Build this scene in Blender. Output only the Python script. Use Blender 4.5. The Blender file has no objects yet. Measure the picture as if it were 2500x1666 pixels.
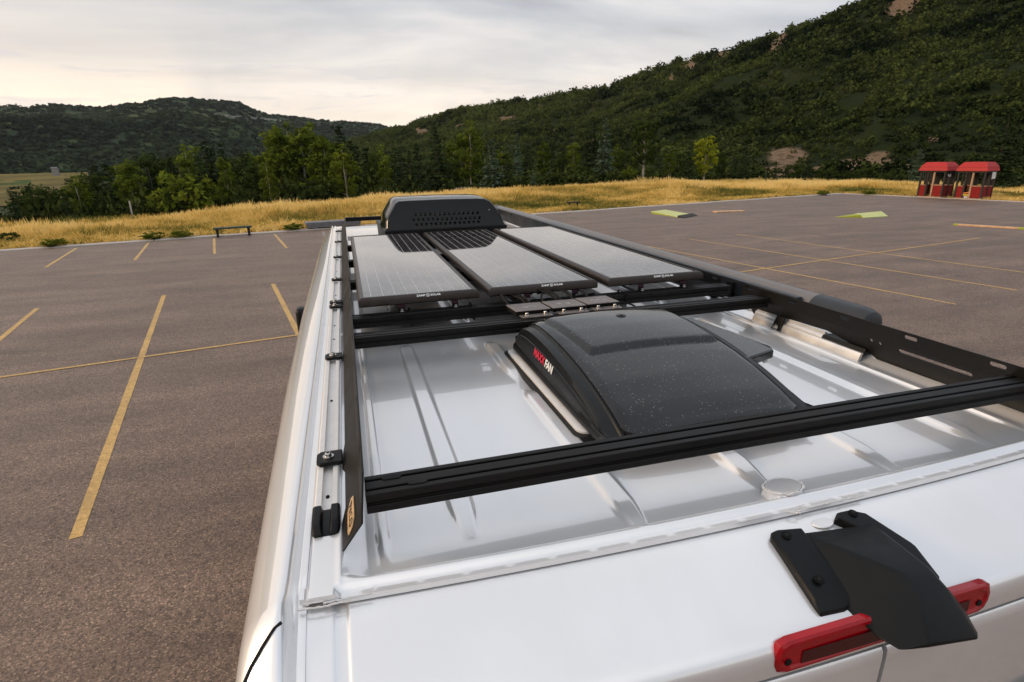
import bpy, bmesh, math, random
import numpy as np
from mathutils import Vector, Matrix
from mathutils.geometry import tessellate_polygon
from mathutils import noise as mnoise
random.seed(7); rng = np.random.default_rng(11)
sc = bpy.context.scene
COL = sc.collection
rad = math.radians
CZ = 3.45                      # eye height; roof things are given as h = metres below the eye

# ------------------------------------------------------------------ camera
def make_camera():
    pitch, yaw, roll = rad(17.805), rad(15.643), rad(-1.154)
    cp, sp, cy, sy = math.cos(pitch), math.sin(pitch), math.cos(yaw), math.sin(yaw)
    fw = Vector((sy*cp, cy*cp, -sp)); r = Vector((cy, -sy, 0)); u = r.cross(fw)
    r2 = math.cos(roll)*r + math.sin(roll)*u; u2 = -math.sin(roll)*r + math.cos(roll)*u
    cd = bpy.data.cameras.new('camera'); c = bpy.data.objects.new('camera', cd); COL.objects.link(c)
    cd.sensor_width = 36; cd.lens = 19.99; cd.clip_start = .05; cd.clip_end = 30000
    m = Matrix((( r2.x, u2.x, -fw.x, 0), (r2.y, u2.y, -fw.y, 0), (r2.z, u2.z, -fw.z, CZ), (0, 0, 0, 1)))
    c.matrix_world = m
    sc.camera = c
make_camera()

# ------------------------------------------------------------------ world, sun, exposure
SUN_AZ, SUN_EL = rad(-76), rad(17)     # azimuth from +Y towards +X
def make_world():
    w = bpy.data.worlds.new('World'); sc.world = w; w.use_nodes = True
    nt = w.node_tree; N = nt.nodes; L = nt.links; N.clear()
    def n(t, **k):
        x = N.new(t)
        for a, b in k.items(): setattr(x, a, b)
        return x
    def math_(op, a, b=None, clamp=False):
        x = n('ShaderNodeMath', operation=op, use_clamp=clamp)
        for i, v in enumerate((a, b)):
            if v is None: continue
            if isinstance(v, (int, float)): x.inputs[i].default_value = v
            else: L.new(v, x.inputs[i])
        return x.outputs[0]
    def mix(f, a, b, bt='MIX'):
        x = n('ShaderNodeMix', data_type='RGBA', blend_type=bt)
        for s, v in ((x.inputs[0], f), (x.inputs[6], a), (x.inputs[7], b)):
            if isinstance(v, (int, float)): s.default_value = v
            elif isinstance(v, tuple): s.default_value = v + (1,)
            else: L.new(v, s)
        return x.outputs[2]
    sky = n('ShaderNodeTexSky', sky_type='NISHITA', sun_disc=False)
    sky.sun_elevation = SUN_EL; sky.sun_rotation = SUN_AZ; sky.altitude = 2200; sky.dust_density = 2
    tc = n('ShaderNodeTexCoord')
    sep = n('ShaderNodeSeparateXYZ'); L.new(tc.outputs['Generated'], sep.inputs[0])
    z = math_('MAXIMUM', sep.outputs[2], 0.0)
    den = math_('ADD', z, .10)
    cu = math_('DIVIDE', sep.outputs[0], den); cv = math_('DIVIDE', sep.outputs[1], den)
    comb = n('ShaderNodeCombineXYZ'); L.new(cu, comb.inputs[0]); L.new(cv, comb.inputs[1])
    def noise(scale, detail, rough, vec, dist=0.0):
        x = n('ShaderNodeTexNoise'); x.inputs['Scale'].default_value = scale; x.inputs['Detail'].default_value = detail
        x.inputs['Roughness'].default_value = rough; x.inputs['Distortion'].default_value = dist
        L.new(vec, x.inputs['Vector']); return x.outputs['Fac']
    def ramp(fac, pts):
        x = n('ShaderNodeValToRGB'); L.new(fac, x.inputs[0]); e = x.color_ramp.elements
        while len(e) < len(pts): e.new(.5)
        for k, (p, c) in zip(e, pts): k.position = p; k.color = tuple(c) + (1,)
        return x.outputs[0]
    mp = n('ShaderNodeMapping'); mp.inputs['Scale'].default_value = (.55, .95, 1); mp.inputs['Rotation'].default_value = (0, 0, .5); L.new(comb.outputs[0], mp.inputs[0])
    n1 = noise(.80, 7, .52, mp.outputs[0], .5)
    deck = ramp(n1, [(.34, (.30, .315, .35)), (.44, (.44, .475, .51)), (.53, (.60, .61, .62)), (.65, (.90, .85, .81))])
    n2 = noise(1.5, 8, .6, mp.outputs[0], .3)
    deck = mix(.35, deck, ramp(n2, [(.3, (.50, .51, .545)), (.7, (.78, .755, .745))]))
    # thin cloud near the horizon: cream where the low sun lights it through
    hz = ramp(z, [(.0, (1, 1, 1)), (.075, (.95, .95, .95)), (.14, (.40, .40, .40)), (.26, (0, 0, 0))])
    dx = math_('MULTIPLY', sep.outputs[0], math.sin(SUN_AZ)); dy = math_('MULTIPLY', sep.outputs[1], math.cos(SUN_AZ))
    toward = math_('ADD', math_('MULTIPLY', math_('ADD', dx, dy), .42), .58)
    brk = ramp(noise(2.6, 6, .6, tc.outputs['Generated'], .6), [(.36, (.55, .55, .55)), (.6, (1, 1, 1))])
    deck = mix(1., deck, mix(math_('MULTIPLY', toward, 1., True), (.90, .97, 1.06), (1.03, 1., .97)), 'MULTIPLY')
    hi = ramp(z, [(.08, (.84, .84, .84)), (.38, (.97, .97, .97)), (.75, (1.25, 1.25, 1.25))]); deck = mix(1., deck, hi, 'MULTIPLY')
    hf = math_('MULTIPLY', math_('MULTIPLY', hz, toward), brk, True)
    deck = mix(hf, deck, (1.25, 1.0, .74))
    # small grey bars of cloud low over the hills
    sv = n('ShaderNodeMapping'); sv.inputs['Scale'].default_value = (3.2, 3.2, 26); L.new(tc.outputs['Generated'], sv.inputs[0])
    bars = ramp(noise(2.2, 6, .55, sv.outputs[0], .5), [(.56, (0, 0, 0)), (.66, (1, 1, 1))])
    lowz = ramp(z, [(.02, (0, 0, 0)), (.05, (1, 1, 1)), (.12, (1, 1, 1)), (.2, (0, 0, 0))])
    bf = math_('MULTIPLY', math_('MULTIPLY', bars, lowz), .5)
    deck = mix(bf, deck, (.58, .54, .56))
    bgc = n('ShaderNodeBackground'); L.new(deck, bgc.inputs[0]); bgc.inputs[1].default_value = 1.0
    bgs = n('ShaderNodeBackground'); L.new(sky.outputs[0], bgs.inputs[0]); bgs.inputs[1].default_value = 0.10
    ms = n('ShaderNodeMixShader'); ms.inputs[0].default_value = .92
    L.new(bgs.outputs[0], ms.inputs[1]); L.new(bgc.outputs[0], ms.inputs[2])
    out = n('ShaderNodeOutputWorld'); L.new(ms.outputs[0], out.inputs[0])
make_world()
def make_sun():
    ld = bpy.data.lights.new('sun', 'SUN'); ld.energy = 1.5; ld.angle = rad(10); ld.color = (1, .70, .42)
    o = bpy.data.objects.new('sun', ld); COL.objects.link(o)
    d = Vector((math.sin(SUN_AZ)*math.cos(SUN_EL), math.cos(SUN_AZ)*math.cos(SUN_EL), math.sin(SUN_EL)))
    o.rotation_euler = d.to_track_quat('Z', 'Y').to_euler(); o.location = d*50
make_sun()
vs = sc.view_settings
vs.view_transform = 'Standard'; vs.look = 'None'; vs.exposure = 0.38; vs.gamma = 1; vs.use_curve_mapping = False
sc.cycles.max_bounces = 6; sc.cycles.diffuse_bounces = 3; sc.cycles.glossy_bounces = 4; sc.cycles.transmission_bounces = 4
sc.cycles.caustics_reflective = False; sc.cycles.caustics_refractive = False; sc.cycles.use_denoising = True
sc.cycles.sample_clamp_indirect = 6

# ------------------------------------------------------------------ material helpers
MATS = {}
class NT:
    """small wrapper to write node materials briefly"""
    def __init__(s, name):
        s.m = bpy.data.materials.new(name); s.m.use_nodes = True; s.t = s.m.node_tree; s.N = s.t.nodes; s.L = s.t.links
        s.b = s.N['Principled BSDF']; MATS[name] = s.m
    def n(s, t, **k):
        x = s.N.new(t)
        for a, b in k.items(): setattr(x, a, b)
        return x
    def put(s, sock, v):
        if v is None: return
        if isinstance(v, (int, float)): sock.default_value = v
        elif isinstance(v, tuple): sock.default_value = v + (1,) if len(v) == 3 and sock.type == 'RGBA' else v
        else: s.L.new(v, sock)
    def pos(s, obj=True):
        return s.n('ShaderNodeTexCoord').outputs['Object' if obj else 'Generated']
    def wpos(s): return s.n('ShaderNodeNewGeometry').outputs['Position']
    def mapping(s, vec, scale=(1, 1, 1), loc=(0, 0, 0), rot=(0, 0, 0)):
        m = s.n('ShaderNodeMapping'); s.L.new(vec, m.inputs[0]); m.inputs['Scale'].default_value = scale
        m.inputs['Location'].default_value = loc; m.inputs['Rotation'].default_value = rot; return m.outputs[0]
    def noise(s, vec, scale, detail=4, rough=.55, dist=0):
        x = s.n('ShaderNodeTexNoise'); s.put(x.inputs['Vector'], vec); x.inputs['Scale'].default_value = scale
        x.inputs['Detail'].default_value = detail; x.inputs['Roughness'].default_value = rough; x.inputs['Distortion'].default_value = dist
        return x.outputs['Fac']
    def voro(s, vec, scale, out='Color', feature='F1'):
        x = s.n('ShaderNodeTexVoronoi', feature=feature); s.put(x.inputs['Vector'], vec); x.inputs['Scale'].default_value = scale
        return x.outputs[out]
    def ramp(s, fac, pts):
        x = s.n('ShaderNodeValToRGB'); s.L.new(fac, x.inputs[0]); e = x.color_ramp.elements
        while len(e) < len(pts): e.new(.5)
        for k, (p, c) in zip(e, pts):
            k.position = p; c = (c, c, c) if isinstance(c, (int, float)) else c; k.color = tuple(c) + (1,)
        return x.outputs[0]
    def mix(s, f, a, b, bt='MIX'):
        x = s.n('ShaderNodeMix', data_type='RGBA', blend_type=bt)
        s.put(x.inputs[0], f); s.put(x.inputs[6], a); s.put(x.inputs[7], b); return x.outputs[2]
    def math(s, op, a, b=None, c=None, clamp=False):
        x = s.n('ShaderNodeMath', operation=op, use_clamp=clamp)
        for i, v in enumerate((a, b, c)): s.put(x.inputs[i], v) if v is not None else None
        return x.outputs[0]
    def bump(s, h, strength=.2, dist=.01):
        x = s.n('ShaderNodeBump'); x.inputs['Strength'].default_value = strength; x.inputs['Distance'].default_value = dist
        s.L.new(h, x.inputs['Height']); s.L.new(x.outputs[0], s.b.inputs['Normal'])
    def set(s, **k):
        for a, v in k.items(): s.put(s.b.inputs[a.replace('_', ' ')], v)
        return s.m
def M(n): return MATS[n]
def simple(name, col, rough=.5, metal=0., spec=.5, var=.12, scale=30., coat=0., bump=0.):
    t = NT(name); v = t.noise(t.pos(), scale, 5)
    lo = tuple(c*(1-var) for c in col); hi = tuple(min(1, c*(1+var)) for c in col)
    t.set(Base_Color=t.ramp(v, [(.3, lo), (.7, hi)]), Roughness=t.ramp(v, [(.3, max(0, rough-.06)), (.7, min(1, rough+.06))]), Metallic=metal)
    t.b.inputs['Specular IOR Level'].default_value = spec
    t.b.inputs['Coat Weight'].default_value = coat; t.b.inputs['Coat Roughness'].default_value = .06
    if bump: t.bump(t.noise(t.pos(), scale*6, 3), bump, .002)
    return t.m

# ------------------------------------------------------------------ mesh helpers
class MB:
    def __init__(s): s.v = []; s.f = []
    def add(s, vs_, fs):
        o = len(s.v); s.v += [tuple(p) for p in vs_]; s.f += [tuple(i+o for i in f) for f in fs]; return s
    def box(s, x0, x1, y0, y1, z0, z1):
        return s.add([(x0,y0,z0),(x1,y0,z0),(x1,y1,z0),(x0,y1,z0),(x0,y0,z1),(x1,y0,z1),(x1,y1,z1),(x0,y1,z1)],
                     [(3,2,1,0),(4,5,6,7),(0,1,5,4),(1,2,6,5),(2,3,7,6),(3,0,4,7)])
    def extrude(s, loop, fn, w0, w1, caps=True):
        """loop: 2-D outline; fn(u, v, w) -> point; swept from w0 to w1"""
        n = len(loop); P = [fn(u, v, w0) for u, v in loop] + [fn(u, v, w1) for u, v in loop]
        F = [(i, (i+1) % n, n+(i+1) % n, n+i) for i in range(n)]
        if caps:
            for t in tessellate_polygon([[Vector((u, v, 0)) for u, v in loop]]):
                F.append(tuple(t)); F.append(tuple(n+i for i in reversed(t)))
        return s.add(P, F)
    def plate(s, outer, holes, fn, th):
        """flat sheet with holes; fn(u, v, w) maps to 3-D, w = 0..th"""
        loops = [outer] + holes; flat = [p for l in loops for p in l]; n = len(flat)
        P = [fn(u, v, 0) for u, v in flat] + [fn(u, v, th) for u, v in flat]
        F = []
        for t in tessellate_polygon([[Vector((u, v, 0)) for u, v in l] for l in loops]):
            F.append(tuple(t)); F.append(tuple(n+i for i in reversed(t)))
        o = 0
        for l in loops:
            k = len(l)
            F += [(o+i, o+(i+1) % k, n+o+(i+1) % k, n+o+i) for i in range(k)]; o += k
        return s.add(P, F)
    def grid(s, P):
        """P: rows of points"""
        r, c = len(P), len(P[0])
        return s.add([p for row in P for p in row], [(i*c+j, i*c+j+1, (i+1)*c+j+1, (i+1)*c+j) for i in range(r-1) for j in range(c-1)])
    def loft(s, rings, cap=True):
        n = len(rings[0]); o = [p for r in rings for p in r]; F = []
        for k in range(len(rings)-1):
            F += [(k*n+i, k*n+(i+1) % n, (k+1)*n+(i+1) % n, (k+1)*n+i) for i in range(n)]
        if cap: F.append(tuple(reversed(range(n)))); F.append(tuple(range((len(rings)-1)*n, len(rings)*n)))
        return s.add(o, F)
    def tube(s, pts, r, seg=8, cap=True):
        pts = [Vector(p) for p in pts]; rings = []; up = Vector((0, 0, 1)); prev = None
        rs = r if isinstance(r, (list, tuple)) else [r]*len(pts)
        for i, p in enumerate(pts):
            d = (pts[min(i+1, len(pts)-1)] - pts[max(i-1, 0)]).normalized()
            a = prev if prev is not None else (up if abs(d.z) < .9 else Vector((1, 0, 0)))
            x = a - d*a.dot(d)
            x.normalize(); y = d.cross(x); prev = x
            rings.append([p + rs[i]*(math.cos(t)*x + math.sin(t)*y) for t in [2*math.pi*k/seg for k in range(seg)]])
        return s.loft(rings, cap)
    def disc(s, c, axis, r, h, seg=12):
        c = Vector(c); a = Vector(axis).normalized(); return s.tube([c, c + a*h], r, seg)
    def build(s, name, mat, parent=None, smooth=False, bevel=0., seg=2, angle=40):
        me = bpy.data.meshes.new(name); me.from_pydata(s.v, [], s.f); me.validate(); me.update()
        bm = bmesh.new(); bm.from_mesh(me); bmesh.ops.recalc_face_normals(bm, faces=bm.faces); bm.to_mesh(me); bm.free()
        o = bpy.data.objects.new(name, me); COL.objects.link(o); me.materials.append(M(mat) if isinstance(mat, str) else mat)
        if bevel:
            b = o.modifiers.new('bevel', 'BEVEL'); b.width = bevel; b.segments = seg; b.limit_method = 'ANGLE'; b.angle_limit = rad(35)
        if smooth:
            me.shade_smooth()
            if angle < 180: me.set_sharp_from_angle(angle=rad(angle))
        if parent: put_under(o, parent)
        return o
def put_under(o, p):
    o.parent = p; o.matrix_parent_inverse = p.matrix_world.inverted()
def np_mesh(name, V, F, mat, tint=None, tname='tint'):
    """V (n,3), F (m,k) numpy -> object"""
    me = bpy.data.meshes.new(name); k = F.shape[1]
    me.vertices.add(len(V)); me.vertices.foreach_set('co', np.ascontiguousarray(V, dtype=np.float32).ravel())
    me.loops.add(F.size); me.loops.foreach_set('vertex_index', np.ascontiguousarray(F, dtype=np.int32).ravel())
    me.polygons.add(len(F)); me.polygons.foreach_set('loop_start', np.arange(0, F.size, k, dtype=np.int32))
    me.update(calc_edges=True)
    if tint is not None:
        a = me.attributes.new(tname, 'FLOAT', 'POINT'); a.data.foreach_set('value', np.ascontiguousarray(tint, dtype=np.float32))
    if mat: me.materials.append(M(mat))
    o = bpy.data.objects.new(name, me)
    return o
def link(o): COL.objects.link(o); return o
def empty(name, loc, rz=0., label=None, cat=None, group=None):
    e = bpy.data.objects.new(name, None); COL.objects.link(e); e.location = loc; e.rotation_euler = (0, 0, rz); e.empty_display_size = .2
    e.matrix_world = Matrix.Translation(loc) @ Matrix.Rotation(rz, 4, 'Z')
    if label: tag(e, label, cat, group)
    return e
def tag(o, label=None, cat=None, group=None, kind=None):
    if label: o['label'] = label
    if cat: o['category'] = cat
    if group: o['group'] = group
    if kind: o['kind'] = kind
    return o
def text(name, body, size, mat, parent, mw, shear=0., extrude=.0006, bold=0.0, align='CENTER', sx=1.):
    cu = bpy.data.curves.new(name, 'FONT'); cu.body = body; cu.size = size; cu.shear = shear; cu.extrude = extrude; cu.offset = bold
    cu.align_x = align; cu.align_y = 'CENTER'; cu.resolution_u = 2
    t = bpy.data.objects.new(name, cu); COL.objects.link(t); bpy.context.view_layer.update()
    me = bpy.data.meshes.new_from_object(t.evaluated_get(bpy.context.evaluated_depsgraph_get())); bpy.data.objects.remove(t)
    me.name = name; me.materials.clear(); me.materials.append(M(mat)); me.transform(mw @ Matrix.Diagonal((sx, 1, 1, 1)))
    o = bpy.data.objects.new(name, me); COL.objects.link(o); put_under(o, parent); return o
def frame(origin, xaxis, yaxis):
    x = Vector(xaxis).normalized(); z = x.cross(Vector(yaxis)).normalized(); y = z.cross(x)
    return Matrix(((x.x, y.x, z.x, origin[0]), (x.y, y.y, z.y, origin[1]), (x.z, y.z, z.z, origin[2]), (0, 0, 0, 1)))
def sstep(a, b, x):
    t = np.clip((np.asarray(x, float)-a)/(b-a), 0, 1); return t*t*(3-2*t)

# ------------------------------------------------------------------ materials
def make_materials():
    # silver-white metallic van paint under clear coat, with a little road film
    t = NT('van_paint'); p = t.pos()
    film = t.noise(t.mapping(p, (1, .35, 1)), 9, 7, .6); spots = t.voro(p, 60, 'Distance')
    sp = t.ramp(t.math('ADD', spots, t.math('MULTIPLY', t.noise(p, 7, 3), .45)), [(.13, .80), (.18, 1.)])
    t.set(Base_Color=t.mix(1., t.ramp(film, [(.3, (.86, .852, .852)), (.7, (.90, .895, .898))]), sp, 'MULTIPLY'), Roughness=.28, Metallic=.46)
    t.b.inputs['Coat Weight'].default_value = 1.; t.b.inputs['Coat IOR'].default_value = 2.0
    t.put(t.b.inputs['Coat Roughness'], t.ramp(film, [(.3, .02), (.75, .045)]))
    t.bump(t.noise(p, 1400, 2), .03, .0004)
    # powder-coated black metal of the rack
    t = NT('rack_black'); p = t.pos(); g = t.noise(p, 420, 3); d = t.noise(p, 5, 6)
    t.set(Base_Color=t.ramp(d, [(.35, (.003, .0028, .0026)), (.72, (.009, .0074, .0062))]), Roughness=t.ramp(d, [(.3, .42), (.7, .58)]))
    t.b.inputs['Specular IOR Level'].default_value = .22; t.bump(g, .25, .001)
    simple('black_plastic', (.0045, .005, .0055), .42, spec=.22, bump=.1)
    simple('rubber', (.004, .004, .004), .7, spec=.15)
    simple('steel', (.62, .60, .57), .28, 1.0, var=.1)
    simple('aluminium', (.72, .715, .71), .36, .75, var=.08, scale=12)
    simple('awning_shell', (.20, .18, .17), .36, .55, var=.1, scale=8)
    simple('awning_cap', (.02, .022, .026), .42)
    simple('panel_frame', (.045, .036, .032), .36, .5, spec=.3, var=.15)
    simple('cable', (.004, .004, .004), .65, spec=.2)
    simple('purple_clip', (.06, .018, .035), .4, .4)
    simple('box_brown', (.19, .16, .145), .42, .4, var=.25, scale=40)
    simple('gold', (.72, .50, .28), .4, .5)
    simple('ink', (.006, .006, .006), .5)
    simple('white_print', (.82, .82, .80), .5, var=.03)
    simple('red_print', (.62, .02, .06), .45, var=.05)
    simple('gasket', (.010, .010, .010), .75, bump=.3)
    simple('sealant', (.70, .68, .67), .6, var=.08, scale=60)
    simple('white_plastic', (.72, .71, .70), .35, var=.05)
    simple('gap_black', (.003, .003, .003), .9)
    simple('glass_dark', (.012, .014, .016), .06)
    # dusty smoked fan lid: white dust specks of their own shape
    t = NT('fan_lid'); p = t.pos()
    v1 = t.voro(p, 190, 'Distance'); c1 = t.voro(p, 190, 'Color')
    keep = t.ramp(t.n('ShaderNodeSeparateColor').outputs[0], [(.0, 0), (1, 1)]) if False else None
    sepc = t.n('ShaderNodeSeparateColor'); t.L.new(c1, sepc.inputs[0])
    size = t.math('MULTIPLY', t.ramp(sepc.outputs[0], [(.62, 0.), (1., 1.)]), .34)
    speck = t.math('LESS_THAN', v1, size)
    dust = t.noise(p, 9, 7, .65); dark = t.noise(p, 3, 3)
    fac = t.math('MULTIPLY', speck, t.ramp(dust, [(.3, .15), (.7, .75)]))
    base = t.ramp(dust, [(.3, (.006, .006, .007)), (.7, (.014, .013, .013))])
    t.set(Base_Color=t.mix(fac, base, (.30, .28, .25)), Roughness=t.ramp(dust, [(.3, .07), (.7, .16)])); t.b.inputs['Specular IOR Level'].default_value = .4; t.b.inputs['Coat Weight'].default_value = .15; t.b.inputs['Coat Roughness'].default_value = .06
    simple('fan_side', (.004, .0045, .005), .34, spec=.3, bump=.06)
    simple('ac_shell', (.004, .0052, .0056), .16, spec=.38, var=.2, scale=6)
    # photovoltaic cells under glass
    t = NT('solar_cell'); p = t.pos()
    vc = t.voro(t.mapping(p, (1, 1, 1), rot=(0, 0, .4)), 105, 'Color'); sc_ = t.n('ShaderNodeSeparateColor'); t.L.new(vc, sc_.inputs[0])
    cr = t.ramp(sc_.outputs[0], [(.0, (.004, .004, .006)), (.5, (.012, .010, .013)), (.75, (.035, .030, .031)), (1., (.13, .115, .115))])
    t.set(Base_Color=cr, Roughness=.04); t.b.inputs['Specular IOR Level'].default_value = .6
    t.b.inputs['Coat Weight'].default_value = .5; t.b.inputs['Coat IOR'].default_value = 1.5; t.b.inputs['Coat Roughness'].default_value = .015
    simple('busbar', (.55, .54, .53), .4)
    # brake light lens
    t = NT('red_lens'); p = t.pos()
    t.set(Base_Color=t.ramp(t.noise(p, 30, 3), [(.3, (.30, .001, .006)), (.7, (.38, .002, .008))]), Roughness=.25); t.b.inputs['Specular IOR Level'].default_value = .2; t.b.inputs['Coat Weight'].default_value = .5; t.b.inputs['Coat Roughness'].default_value = .03
    simple('red_deep', (.05, .001, .002), .15, spec=.3, coat=.3)
    # asphalt: brown-grey aggregate, worn patches, tyre streaks
    t = NT('asphalt'); p = t.wpos()
    ag = t.voro(p, 85, 'Color'); s_ = t.n('ShaderNodeSeparateColor'); t.L.new(ag, s_.inputs[0])
    ag2 = t.voro(p, 36, 'Color'); s2 = t.n('ShaderNodeSeparateColor'); t.L.new(ag2, s2.inputs[0])
    big = t.noise(t.mapping(p, (.8, 1.5, 1), rot=(0, 0, .19)), .55, 7, .62, .4)
    stk = t.noise(t.mapping(p, (.12, 1.1, 1), rot=(0, 0, .19)), 1.1, 5, .6)
    c0 = t.ramp(s_.outputs[0], [(.0, (.030, .0195, .0135)), (.45, (.122, .080, .058)), (.9, (.275, .184, .135)), (1., (.56, .39, .26))])
    c0 = t.mix(.35, c0, t.ramp(s2.outputs[1], [(.1, (.058, .039, .029)), (.9, (.25, .168, .125))]))
    c0 = t.mix(1., c0, t.ramp(big, [(.3, .72), (.7, 1.22)]), 'MULTIPLY'); c0 = t.mix(1., c0, t.ramp(stk, [(.35, .80), (.65, 1.12)]), 'MULTIPLY')
    stain = t.ramp(t.noise(t.mapping(p, (.6, 1.6, 1), rot=(0, 0, .19)), .9, 3, .5, .8), [(.66, 1.), (.74, .62)]); c0 = t.mix(1., c0, stain, 'MULTIPLY')
    t.set(Base_Color=c0, Roughness=t.ramp(s_.outputs[1], [(.0, .45), (1, .7)])); t.b.inputs['Specular IOR Level'].default_value = .65; t.b.inputs['Specular Tint'].default_value = (1, .84, .74, 1)
    t.bump(t.math('ADD', s_.outputs[0], t.math('MULTIPLY', s2.outputs[0], .7)), .35, .006)
    # worn yellow line paint
    t = NT('line_paint'); p = t.wpos()
    wear = t.noise(p, 34, 6, .7); big = t.noise(p, 1.3, 4)
    wf = t.ramp(t.math('ADD', wear, t.math('MULTIPLY', big, .35)), [(.52, 0), (.60, .30), (.78, .92)])
    ag = t.voro(p, 85, 'Color'); s_ = t.n('ShaderNodeSeparateColor'); t.L.new(ag, s_.inputs[0])
    yc = t.ramp(t.noise(p, 11, 5), [(.3, (.60, .36, .105)), (.7, (.80, .50, .17))])
    t.set(Base_Color=t.mix(wf, yc, t.mix(.45, (.09, .074, .06), yc)), Roughness=.72); t.bump(s_.outputs[0], .3, .004)
    t = NT('line_paint_faint'); p = t.wpos()
    t.set(Base_Color=t.ramp(t.noise(p, 20, 6, .7), [(.35, (.11, .088, .07)), (.7, (.26, .19, .115))]), Roughness=.75)
    t = NT('concrete'); p = t.wpos()
    t.set(Base_Color=t.ramp(t.noise(p, 6, 8, .65), [(.3, (.34, .30, .265)), (.7, (.52, .47, .415))]), Roughness=.85); t.bump(t.noise(p, 60, 4), .3, .005)
    # ground under the dry grass and the scrub beyond
    t = NT('field_soil'); p = t.wpos()
    near = t.ramp(t.noise(p, .5, 7, .6), [(.3, (.34, .24, .09)), (.55, (.50, .36, .13)), (.75, (.17, .16, .05))])
    far = t.ramp(t.noise(p, .05, 8, .65), [(.35, (.020, .030, .014)), (.6, (.045, .055, .024)), (.8, (.11, .095, .045))])
    ln = t.n('ShaderNodeVectorMath', operation='LENGTH'); t.L.new(p, ln.inputs[0])
    f = t.ramp(t.math('DIVIDE', ln.outputs['Value'], 200), [(.36, 0), (.47, 1)])
    t.set(Base_Color=t.mix(f, near, far), Roughness=.95); t.b.inputs['Specular IOR Level'].default_value = .05
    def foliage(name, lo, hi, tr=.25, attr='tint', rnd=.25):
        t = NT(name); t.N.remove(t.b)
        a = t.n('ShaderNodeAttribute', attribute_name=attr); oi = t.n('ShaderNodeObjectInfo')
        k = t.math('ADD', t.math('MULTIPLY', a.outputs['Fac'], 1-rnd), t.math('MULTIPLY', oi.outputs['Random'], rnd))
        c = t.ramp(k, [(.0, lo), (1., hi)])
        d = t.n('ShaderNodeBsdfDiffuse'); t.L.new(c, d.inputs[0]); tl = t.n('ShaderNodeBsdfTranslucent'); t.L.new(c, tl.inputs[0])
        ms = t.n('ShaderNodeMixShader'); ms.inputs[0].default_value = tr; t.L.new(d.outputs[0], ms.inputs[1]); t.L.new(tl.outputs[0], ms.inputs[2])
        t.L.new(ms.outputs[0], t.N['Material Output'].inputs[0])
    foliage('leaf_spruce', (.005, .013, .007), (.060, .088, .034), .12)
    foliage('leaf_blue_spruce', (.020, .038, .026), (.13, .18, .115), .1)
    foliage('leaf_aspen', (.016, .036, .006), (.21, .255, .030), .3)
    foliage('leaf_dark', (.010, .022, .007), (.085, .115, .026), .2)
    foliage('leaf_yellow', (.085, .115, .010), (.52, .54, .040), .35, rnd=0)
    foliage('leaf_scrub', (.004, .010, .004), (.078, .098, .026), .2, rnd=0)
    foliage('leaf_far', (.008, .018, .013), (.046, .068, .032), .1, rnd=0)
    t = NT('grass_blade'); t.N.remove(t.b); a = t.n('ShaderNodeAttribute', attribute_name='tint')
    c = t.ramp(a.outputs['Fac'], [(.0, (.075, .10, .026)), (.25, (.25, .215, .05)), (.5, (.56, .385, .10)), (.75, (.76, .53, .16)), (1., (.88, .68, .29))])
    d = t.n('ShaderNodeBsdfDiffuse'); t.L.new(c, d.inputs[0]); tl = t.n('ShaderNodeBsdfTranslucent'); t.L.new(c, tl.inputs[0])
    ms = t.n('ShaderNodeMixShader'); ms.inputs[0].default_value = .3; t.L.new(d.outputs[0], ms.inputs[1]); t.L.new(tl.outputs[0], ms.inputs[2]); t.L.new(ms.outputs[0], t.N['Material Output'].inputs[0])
    # hillside soil
    t = NT('hill_soil'); p = t.wpos(); a = t.n('ShaderNodeAttribute', attribute_name='bare')
    g = t.ramp(t.noise(p, .06, 8, .7), [(.3, (.010, .017, .005)), (.6, (.022, .029, .009)), (.85, (.075, .062, .026))])
    b = t.ramp(t.noise(p, .7, 8, .75), [(.34, (.060, .048, .024)), (.5, (.19, .13, .085)), (.75, (.30, .21, .14))])
    t.set(Base_Color=t.mix(t.ramp(a.outputs['Fac'], [(.3, 0), (.6, 1)]), g, b), Roughness=.95); t.b.inputs['Specular IOR Level'].default_value = .05; t.bump(t.noise(p, .5, 8, .7), .9, 1.2)
    t = NT('far_soil'); p = t.wpos(); a = t.n('ShaderNodeAttribute', attribute_name='bare')
    n1 = t.noise(t.mapping(p, (1, 1, 2.5)), .008, 9, .68)
    g = t.ramp(n1, [(.34, (.014, .026, .016)), (.48, (.030, .048, .024)), (.6, (.075, .10, .040)), (.75, (.16, .165, .075))])
    t.set(Base_Color=t.mix(a.outputs['Fac'], g, (.30, .28, .26)), Roughness=.95); t.b.inputs['Specular IOR Level'].default_value = .05; t.bump(t.noise(p, .02, 8, .7), .7, 8)
    simple('meadow', (.13, .105, .035), .95, spec=.05, var=.5, scale=.02)
    simple('meadow_green', (.05, .075, .02), .95, spec=.05, var=.4, scale=.05)
    simple('bark', (.055, .045, .035), .9, var=.4, scale=8)
    simple('bark_pale', (.36, .33, .27), .85, var=.35, scale=9)
    simple('red_paint', (.23, .012, .010), .7, spec=.2, var=.25, scale=12)
    simple('red_roof', (.40, .026, .024), .6, spec=.3, var=.2, scale=14)
    simple('dark_wood', (.022, .019, .016), .8, var=.4, scale=10)
    simple('pale_wood', (.40, .25, .155), .75, var=.25, scale=9)
    simple('bench_green', (.020, .045, .035), .6, var=.3)
    simple('lime_paint', (.55, .58, .22), .6, var=.12, scale=6)
    simple('lime_side', (.36, .40, .03), .6, var=.15)
    simple('orange_paint', (.60, .36, .20), .65, var=.25, scale=5)
    simple('slab_grey', (.17, .17, .18), .7, var=.2, scale=4)
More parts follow.
